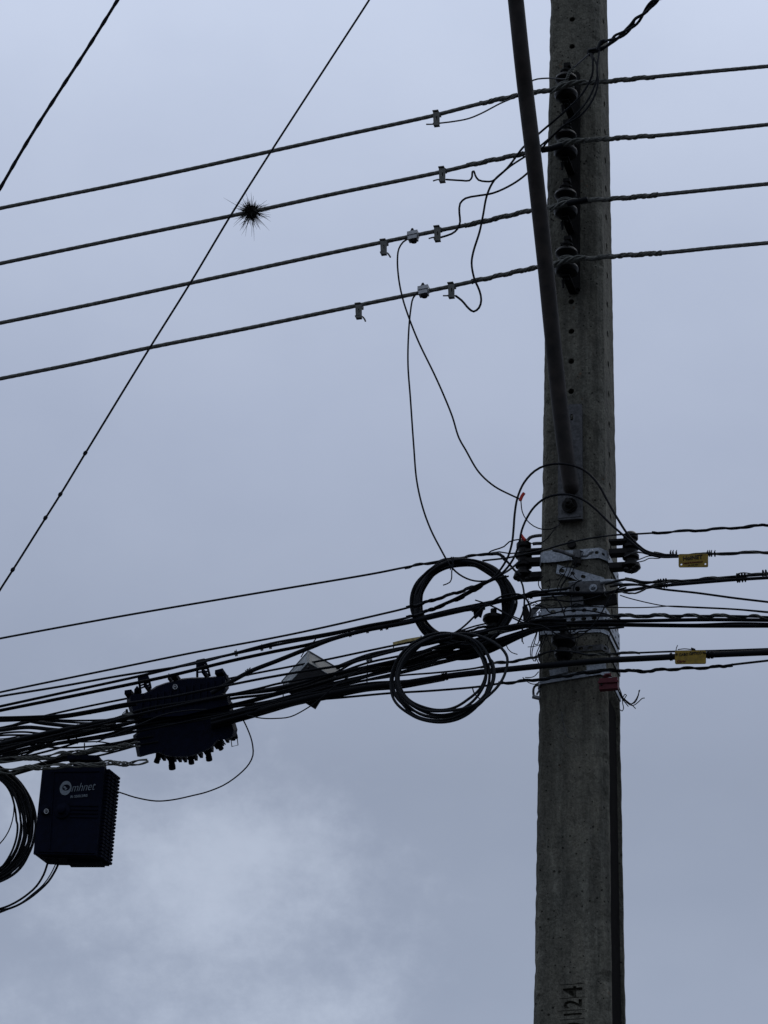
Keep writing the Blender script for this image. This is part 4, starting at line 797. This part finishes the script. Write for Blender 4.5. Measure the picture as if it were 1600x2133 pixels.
# ------------------------------------------------------------------ square box turned on its corner
bx = empty('junction_box', Q(648, 1420, .1), 'square box turned on its corner with pale sides and dark underside, caught in the cables', 'junction box')
f4 = [(642, 1380), (697, 1412), (656, 1476), (591, 1436)]; r4 = [(643, 1357), (712, 1397), (662, 1462), (588, 1419)]
fp = [Q(x, y, .16) for x, y in f4]; rp2 = [Q(x, y, .07) for x, y in r4]
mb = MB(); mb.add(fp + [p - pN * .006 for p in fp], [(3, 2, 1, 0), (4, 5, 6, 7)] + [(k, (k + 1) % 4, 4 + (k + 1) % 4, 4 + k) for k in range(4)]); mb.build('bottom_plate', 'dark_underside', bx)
cen = sum(rp2, Vector()) / 4
for k in range(4):
    k2 = (k + 1) % 4; a, b, c_, d = fp[k] - pN * .003, fp[k2] - pN * .003, rp2[k2], rp2[k]; inn = (cen - (a + b) / 2); inn = (inn - pN * inn.dot(pN)).normalized() * .004
    a2, b2 = a + inn * .0, b + inn * .0
    mb = MB(); mb.add([a, b, c_, d, a + inn, b + inn, c_ + inn, d + inn], [(0, 1, 2, 3), (7, 6, 5, 4), (0, 4, 5, 1), (1, 5, 6, 2), (2, 6, 7, 3), (3, 7, 4, 0)])
    mb.build('side_wall', 'weathered_white' if k == 3 else 'shaded_side' if k == 0 else 'dark_underside', bx)  # light put into the wall colours: lit left wall pale, right wall shaded
mb = MB(); mb.tube([p for p in rp2] + [rp2[0]], .0034, 8); mb.build('rim', 'dull_steel', bx)
mb = MB(); mb.tube([fp[3], fp[0], fp[1]], .0018, 6); mb.build('edge_trim', 'weathered_white', bx)
mb = MB(); mb.tube(px_path([(695, 1404), (700, 1410), (692, 1407)], .17), .0022, 6); mb.tube(px_path([(647, 1419), (655, 1415)], .17), .0022, 6)
mb.lathe([(.003, 0), (.003, .004)], Q(642, 1390, .161), pN, 8); mb.build('clip', 'dull_steel', bx)
cable('thin_wire', 'thin tie wire going up from the square box to the cables above', 'wire', [(627, 1369), (636, 1354), (648, 1343), (658, 1331)], .24, 2.4)

# ------------------------------------------------------------------ splice closure
sp = empty('splice_closure', Q(378, 1490, .12), 'large black ribbed fibre splice closure hanging in the left cable bundle', 'splice closure')
def loft(mb, outl, v0, v1, k=.93, dy=0):
    """body between a traced rear outline and a slightly smaller front face"""
    n = len(outl); cx = sum(p[0] for p in outl) / n; cy = sum(p[1] for p in outl) / n
    B = [Q(x, y, v0) for x, y in outl]; M = [Q(x, y, v0 + (v1 - v0) * .6) for x, y in outl]; F_ = [Q(cx + (x - cx) * k, cy + (y - cy) * k + dy, v1) for x, y in outl]
    fs = [(a * n + i, a * n + (i + 1) % n, (a + 1) * n + (i + 1) % n, (a + 1) * n + i) for a in (0, 1) for i in range(n)]
    fc = sum(F_, Vector()) / n; bc = sum(B, Vector()) / n
    mb.add(B + M + F_ + [fc, bc], fs + [(2 * n + i, 2 * n + (i + 1) % n, 3 * n) for i in range(n)] + [((i + 1) % n, i, 3 * n + 1) for i in range(n)])
mb = MB(); loft(mb, [(265, 1449), (272, 1446), (300, 1444), (312, 1438), (325, 1429), (345, 1422), (380, 1413), (400, 1411), (436, 1410), (455, 1408), (476, 1406), (477, 1434), (470, 1444), (480, 1452), (484, 1470), (380, 1494), (290, 1500), (270, 1482), (264, 1462)], .10, .22); mb.build('upper_shell', 'black_plastic', sp)
mb = MB(); loft(mb, [(280, 1500), (380, 1480), (484, 1462), (489, 1500), (495, 1520), (492, 1533), (476, 1540), (458, 1541), (452, 1546), (445, 1556), (425, 1566), (415, 1571), (402, 1575), (385, 1578), (362, 1578), (345, 1575), (328, 1568), (310, 1572), (293, 1577), (286, 1576), (282, 1556), (278, 1540), (277, 1532), (285, 1526)], .10, .20); mb.build('lower_shell', 'black_plastic', sp)
for a, b, w_ in (((333, 1570), (326, 1588), 11), ((356, 1575), (359, 1601), 13), ((397, 1574), (399, 1590), 11), ((432, 1560), (436, 1583), 12), ((450, 1546), (461, 1560), 10), ((487, 1518), (491, 1537), 9), ((486, 1530), (484, 1540), 12)):
    mb = MB(); p0, p1 = Q(a[0], a[1] - 4, .115), Q(b[0], b[1], .115); r = w_ / 2 / PPM(p0); mb.tube([p0, p1], r, 12); mb.tube([p1 - (p1 - p0) * .25, p1 + (p1 - p0).normalized() * .001], r * 1.12, 12); mb.build('cable_port', 'black_plastic', sp)
for x in range(296, 470, 15):
    y = 1482 - (x - 296) * .22; mb = MB(); mb.box(Q(x, y - 12, .224), pR * .0018, pN * .004, Z * .030); mb.build('rib', 'black_plastic', sp)
for x in range(330, 480, 11):
    y = 1571 + 10 * math.sin((x - 300) / 55) - max(0, x - 400) * .42; mb = MB(); mb.box(Q(x, y - 1, .115), pR * .004, pN * .012, Z * .007); mb.build('latch_tooth', 'black_plastic', sp)
for (bl, br, tl_, tr) in (((293, 1443), (314, 1434), (289, 1411), (306, 1406)), ((411, 1410), (437, 1408), (411, 1376), (425, 1373))):
    mb = MB(); v = .2
    mb.tube([Q(*bl, v), Q(*tl_, v)], .0035, 6); mb.tube([Q(*br, v), Q((tr[0] + br[0]) / 2 + 1, (tr[1] + br[1]) / 2 - 2, v), Q(*tr, v)], .0035, 6)
    for f in (.28, .45, .62, .8, .97):
        a = Q(bl[0] + (tl_[0] - bl[0]) * f, bl[1] + (tl_[1] - bl[1]) * f, v); b = Q(br[0] + (tr[0] - br[0]) * f, br[1] + (tr[1] - br[1]) * f, v)
        mb.tube([a, b], .0042 if f > .7 else .0028, 6)
    plate(mb, [(tl_[0] - 1, tl_[1]), (tr[0], tr[1]), (tr[0] + 3, tr[1] + 9), (tl_[0] - 1, tl_[1] + 11)], v=v + .003, thick=.006)
    mb.build('hanger', 'black_plastic', sp)
for x0, y0, x1, y1 in ((264, 1448, 278, 1446), (452, 1406, 468, 1402), (284, 1446, 290, 1438), (354, 1417, 356, 1412), (362, 1415, 372, 1411), (304, 1432, 312, 1436), (424, 1403, 432, 1406), (470, 1405, 475, 1413)):
    mb = MB(); mb.box((Q(x0, y0, .2) + Q(x1, y1, .2)) / 2, (Q(x1, y1, .2) - Q(x0, y0, .2)) / 2, pN * .02, Z * .006); mb.build('latch', 'black_plastic', sp)
mb = MB(); mb.tube([Q(x, y, .224) for x, y in oval(365, 1431, 4.2, 4.6, 14)] + [Q(369.2, 1431, .224)], .0016, 6); mb.lathe([(.0022, 0), (.0022, .003)], Q(365, 1431, .224), pN, 8); mb.build('lock_ring', 'connector_body', sp)
mb = MB(); mb.tube([Q(x, y, .15) for x, y in ((481, 1538), (483, 1555), (496, 1552), (494, 1535))], .0015, 5); mb.tube([Q(x, y, .15) for x, y in ((457, 1543), (470, 1551), (468, 1547))], .0013, 5); mb.build('wire_bail', 'dark_steel', sp)
wf = empty('white_fitting', Q(264, 1482, .2), 'small pale metal fitting at the left of the splice closure', 'fitting')
mb = MB(); plate(mb, [(255, 1489), (262, 1483), (274, 1483), (279, 1488), (270, 1490)], v=.28, thick=.01); mb.build('plate', 'clip_metal', wf)
mb = MB(); mb.tube([Q(265, 1484, .28), Q(264, 1478, .28)], .0035, 8); mb.build('stud', 'dark_steel', wf)
mb = MB(); mb.tube(px_path([(252, 1494), (257, 1485), (262, 1481)], .28), .0012, 5); mb.build('wire', 'dark_steel', wf)

# ------------------------------------------------------------------ black access box
ab = empty('access_box', Q(150, 1700, .15), 'black wall type access box with printed logo and ribbed side, hanging at lower left', 'access box')
VB = .24
BK = -pN * .075 + pR * .012
def prism(mb, outline, v, vec, mi=0):
    fr = [Q(x, y, v) for x, y in outline]; n = len(fr)
    # photo-pixel outlines run clockwise on screen
    mb.add(fr + [p + vec for p in fr], [tuple(range(n))[::-1], tuple(n + k for k in range(n))] + [(k, (k + 1) % n, n + (k + 1) % n, n + k) for k in range(n)], mi)
mb = MB(); prism(mb, [(90, 1599), (217, 1598), (201, 1784), (72, 1780)], VB, BK); mb.build('body', 'black_plastic', ab)
mb = MB(); prism(mb, [(88.5, 1598), (218, 1597.5), (200, 1781.5), (69.5, 1778.5)], VB + .006, -pN * .008); mb.build('door', 'black_plastic', ab)
for k, (a, b, c_, d) in enumerate((((108, 1606), (206, 1605), (205, 1607), (108, 1608)), ((145, 1676), (204, 1677), (204, 1679), (145, 1678)), ((145, 1684), (203, 1685), (203, 1687), (145, 1686)), ((145, 1692), (203, 1693), (203, 1695), (145, 1694)), ((145, 1700), (202, 1701), (202, 1703), (145, 1702)), ((80, 1772), (196, 1775), (196, 1777), (80, 1774)), ((111, 1608), (113, 1608), (104, 1768), (102, 1768)))):
    mb = MB(); prism(mb, [a, b, c_, d], VB + .009, -pN * .004); mb.build('door_rib', 'black_plastic', ab)
for k in range(25):
    f = k / 24; xa, ya = 219 - 17 * f, 1603 + 178 * f
    A = Q(xa, ya, VB - .004); mb = MB(); mb.box(A + BK * .5 + pR * .004, pR * .0055, BK * .42, Z * .0036)
    for q in (.3, .6, .88): mb.lathe([(.0005, -.0038), (.0035, -.002), (.0035, .002), (.0005, .0038)], A + BK * q + pR * .0085, Z, 7)
    mb.build('side_fin', 'black_plastic', ab)
mb = MB(); prism(mb, [(74, 1776), (206, 1780), (204, 1787), (100, 1786), (78, 1783)], VB - .012, BK * .8)
mb.build('base', 'black_plastic', ab)
mb = MB(); prism(mb, [(138, 1782), (212, 1783), (210, 1797), (140, 1797)], VB - .03, -pN * .035); mb.build('port_block', 'black_plastic', ab)
mb = MB(); prism(mb, [(88, 1780), (137, 1783), (137, 1791), (96, 1791)], VB - .03, -pN * .035); mb.build('port_block', 'black_plastic', ab)
mb = MB(); prism(mb, [(141, 1572), (205, 1573), (207, 1583), (140, 1582)], VB - .01, -pN * .03); prism(mb, [(152, 1582), (214, 1583), (216, 1599), (152, 1599)], VB - .02, -pN * .03); mb.build('top_bracket', 'black_plastic', ab)
mb = MB(); mb.tube([Q(176, 1548, VB - .02), Q(176, 1575, VB - .02)], .0018, 6); mb.build('hanger_rod', 'dark_steel', ab)
mb = MB(); mb.lathe([(.014, 0), (.013, .008), (.009, .010)], Q(95, 1688, VB + .006), pN, 18); mb.build('lock', 'black_plastic', ab)
mb = MB(); mb.tube([Q(x, y, VB + .018) for x, y in oval(96.5, 1690, 4.2, 4.6, 16)] + [Q(100.7, 1690, VB + .018)], .0014, 6); mb.lathe([(.0018, 0), (.0018, .003)], Q(96.5, 1690, VB + .016), pN, 8); mb.build('lock_ring', 'connector_body', ab)
mb = MB(); mb.lathe([(.024, 0), (.022, .006), (.012, .008), (.012, .018), (.009, .020)], Q(131, 1690, VB + .006), pN, 20); mb.build('knob', 'black_plastic', ab)
mb = MB(); VL = VB + .0075
tilt = .35
plate(mb, oval(136.7, 1641.5, 11.7, 15.2, 30, tilt), [oval(137.9, 1640.5, 8.4, 6.4, 20, -.25)], v=VL, thick=.001)
plate(mb, oval(134.5, 1639.5, 2.6, 2.0, 10), v=VL, thick=.001); plate(mb, oval(137.3, 1643, 2.8, 1.8, 10, -.6), v=VL, thick=.001)
k0 = PPM(Q(150, 1640, VL)); Yt = Z
text_fit(mb, 'mhnet', Q(149, 1649.5, VL), (pR + Z * .005).normalized(), Z, 52.5 / k0, 16.5 / k0 / .9, shear=.35, bold=-.012)
mb.build('logo', 'logo_grey', ab)
mb = MB(); text_fit(mb, 'RI 3500.2/RS', Q(147, 1662.5, VL), pR, Z, 37 / k0, 5.2 / k0 / .9, bold=.01); mb.build('small_print', 'logo_grey', ab)

# ------------------------------------------------------------------ coils
def coil(name, label, cx, cy, turns, v, wpx, jit, rot=0, n=80, m='black_rubber', dv=.03):
    """one continuous cable: turns = list of (rx, ry, dx, dy) it passes through"""
    pts = []; N_ = len(turns)
    for i in range(N_ * n + 1):
        t = i / n; k = min(int(t), N_ - 1); f = t - k; a = turns[k]; b = turns[min(k + 1, N_ - 1)]
        rx, ry, dx, dy = [a[j] + (b[j] - a[j]) * f for j in range(4)]; th = 2 * math.pi * t
        w1 = 1 + jit * noise.noise(Vector((math.cos(th) * 1.5 + k * .37, math.sin(th) * 1.5, k * 1.7)))
        x, y = rx * w1 * math.cos(th), ry * w1 * math.sin(th); c_, s_ = math.cos(rot), math.sin(rot)
        pts.append(Q(cx + dx + x * c_ - y * s_, cy + dy + x * s_ + y * c_, v + dv * math.sin(th + k) * .5 + (k / N_ - .5) * dv))
    r = wpx / 2 / PPM(pts[0]); return tag(MB().tube(pts, r, 7).build(name, m, None, 60), label, 'cable coil')
tr = []
for k in range(14):
    f = k / 13; tr.append((112 - 27 * f + rnd.uniform(-4, 4), 95 - 17 * f + rnd.uniform(-3, 3), rnd.uniform(-6, 6) + 3 * f, rnd.uniform(-3, 4)))
rnd.shuffle(tr)
co1 = coil('cable_coil', 'upper thick coil of black cable hanging beside the pole', 961, 1257, tr, .2, 5.7, .07, 0, dv=.05)
tr = [(105, 88, -2, 2), (110, 91, 1, 1), (98, 81, -6, -5), (109, 91, -1, 0), (90, 74, 4, -13), (102, 83, 4, -4), (115, 78, 22, -10)]
co2 = coil('cable_coil', 'lower looser coil of black cable hanging below the narrow yellow tag', 921, 1411, tr, .32, 6.0, .055, -.28, m='grey_rubber', dv=.03)
for P_, o in (([(984, 1432), (987, 1442), (991, 1448), (1000, 1456)], co2), ([(940, 1160), (943, 1172), (938, 1187)], co1), ([(938, 1318), (941, 1325), (939, 1333)], co2), ([(1000, 1456), (1003, 1460), (996, 1462)], co2)):
    MB().tube(px_path(P_, .34), .0018, 5).build('cable_tie', 'black_rubber', o)
tr = []
for k in range(19):
    f = k / 18; tr.append((113 - 34 * f + rnd.uniform(-5, 5), 128 - 24 * f + rnd.uniform(-6, 6), rnd.uniform(-4, 4), rnd.uniform(-6, 6)))
rnd.shuffle(tr)
coil('cable_coil', 'large coil of black cable cut by the left edge beside the access box', -36, 1718, tr, .17, 4.6, .05, 0, dv=.06)
cable('thin_wire', 'thin inner wire curving inside the coil at the left edge', 'wire', [(-20, 1600), (0, 1611), (17, 1635), (27, 1660), (29, 1690), (22, 1722), (12, 1742), (0, 1757), (-20, 1775)], .2, 2.6)
for lab, pts, wd in (('left of three cables leaving the bottom of the access box toward the left edge', [(100, 1796), (91, 1822), (76, 1846), (60, 1861), (42, 1874), (20, 1886), (0, 1893), (-30, 1901)], 4.6), ('right of three cables leaving the bottom of the access box', [(123, 1796), (116, 1812), (101, 1836), (84, 1853), (60, 1872), (34, 1887), (15, 1894), (0, 1900), (-30, 1906)], 4.8),
                     ('thinnest cable curving from the bottom of the access box', [(118, 1796), (105, 1822), (90, 1843), (68, 1862), (45, 1880), (30, 1888), (0, 1896), (-30, 1904)], 2.4)):
    cable('feed_cable', lab, 'cable', pts, .2, wd)
# wires around the upper coil
cable('looped_wire', 'black wire making a small round loop between the upper coil and the pole', 'wire', [(1000, 1262, .27), (1023, 1255), (1035, 1247), (1050, 1240.5), (1072, 1237), (1087, 1240), (1098, 1250), (1104.5, 1266), (1104, 1280), (1098, 1291), (1088, 1300), (1070, 1306), (1040, 1312)], .28, 4.2)
cable('looped_wire', 'black wire arching from the lower coil over the cup insulator to the pole', 'wire', [(930, 1326), (942, 1321), (960, 1310), (975, 1297), (990, 1282), (1003, 1268), (1012, 1262)], .29, 4.2)
cable('looped_wire', 'thinner black wire slanting down from the upper coil to the bright strap', 'wire', [(985, 1266), (1000, 1260.5), (1016, 1260), (1030, 1265), (1045, 1274), (1072, 1289), (1090, 1297), (1110, 1301), (1128, 1303), (1145, 1312)], .285, 3.6)
cable('looped_wire', 'black wire curving down close to the pole edge past the left side insulator', 'wire', [(1083, 1205), (1089, 1220), (1092, 1240), (1092, 1262), (1088, 1280), (1078, 1300)], .24, 4)
cable('looped_wire', 'black wire rising in a low arch onto the pole beside the upper coil', 'wire', [(1090, 1245), (1098, 1236), (1112, 1231), (1126, 1231.5), (1142, 1236), (1156, 1244), (1166, 1256), (1172, 1270), (1178, 1286)], .23, 3)
twisted('messenger_line', 'dark twisted line under the cup insulator between the coils', [(935, 1326), (960, 1318), (985, 1311), (1005, 1307), (1030, 1302)], .23, 3.4, 3, .06, m2='black_rubber')
cable('drop_cable', 'black cable above the twisted line under the cup insulator', 'cable', [(940, 1322), (965, 1312), (990, 1304), (1012, 1299)], .22, 3.6)
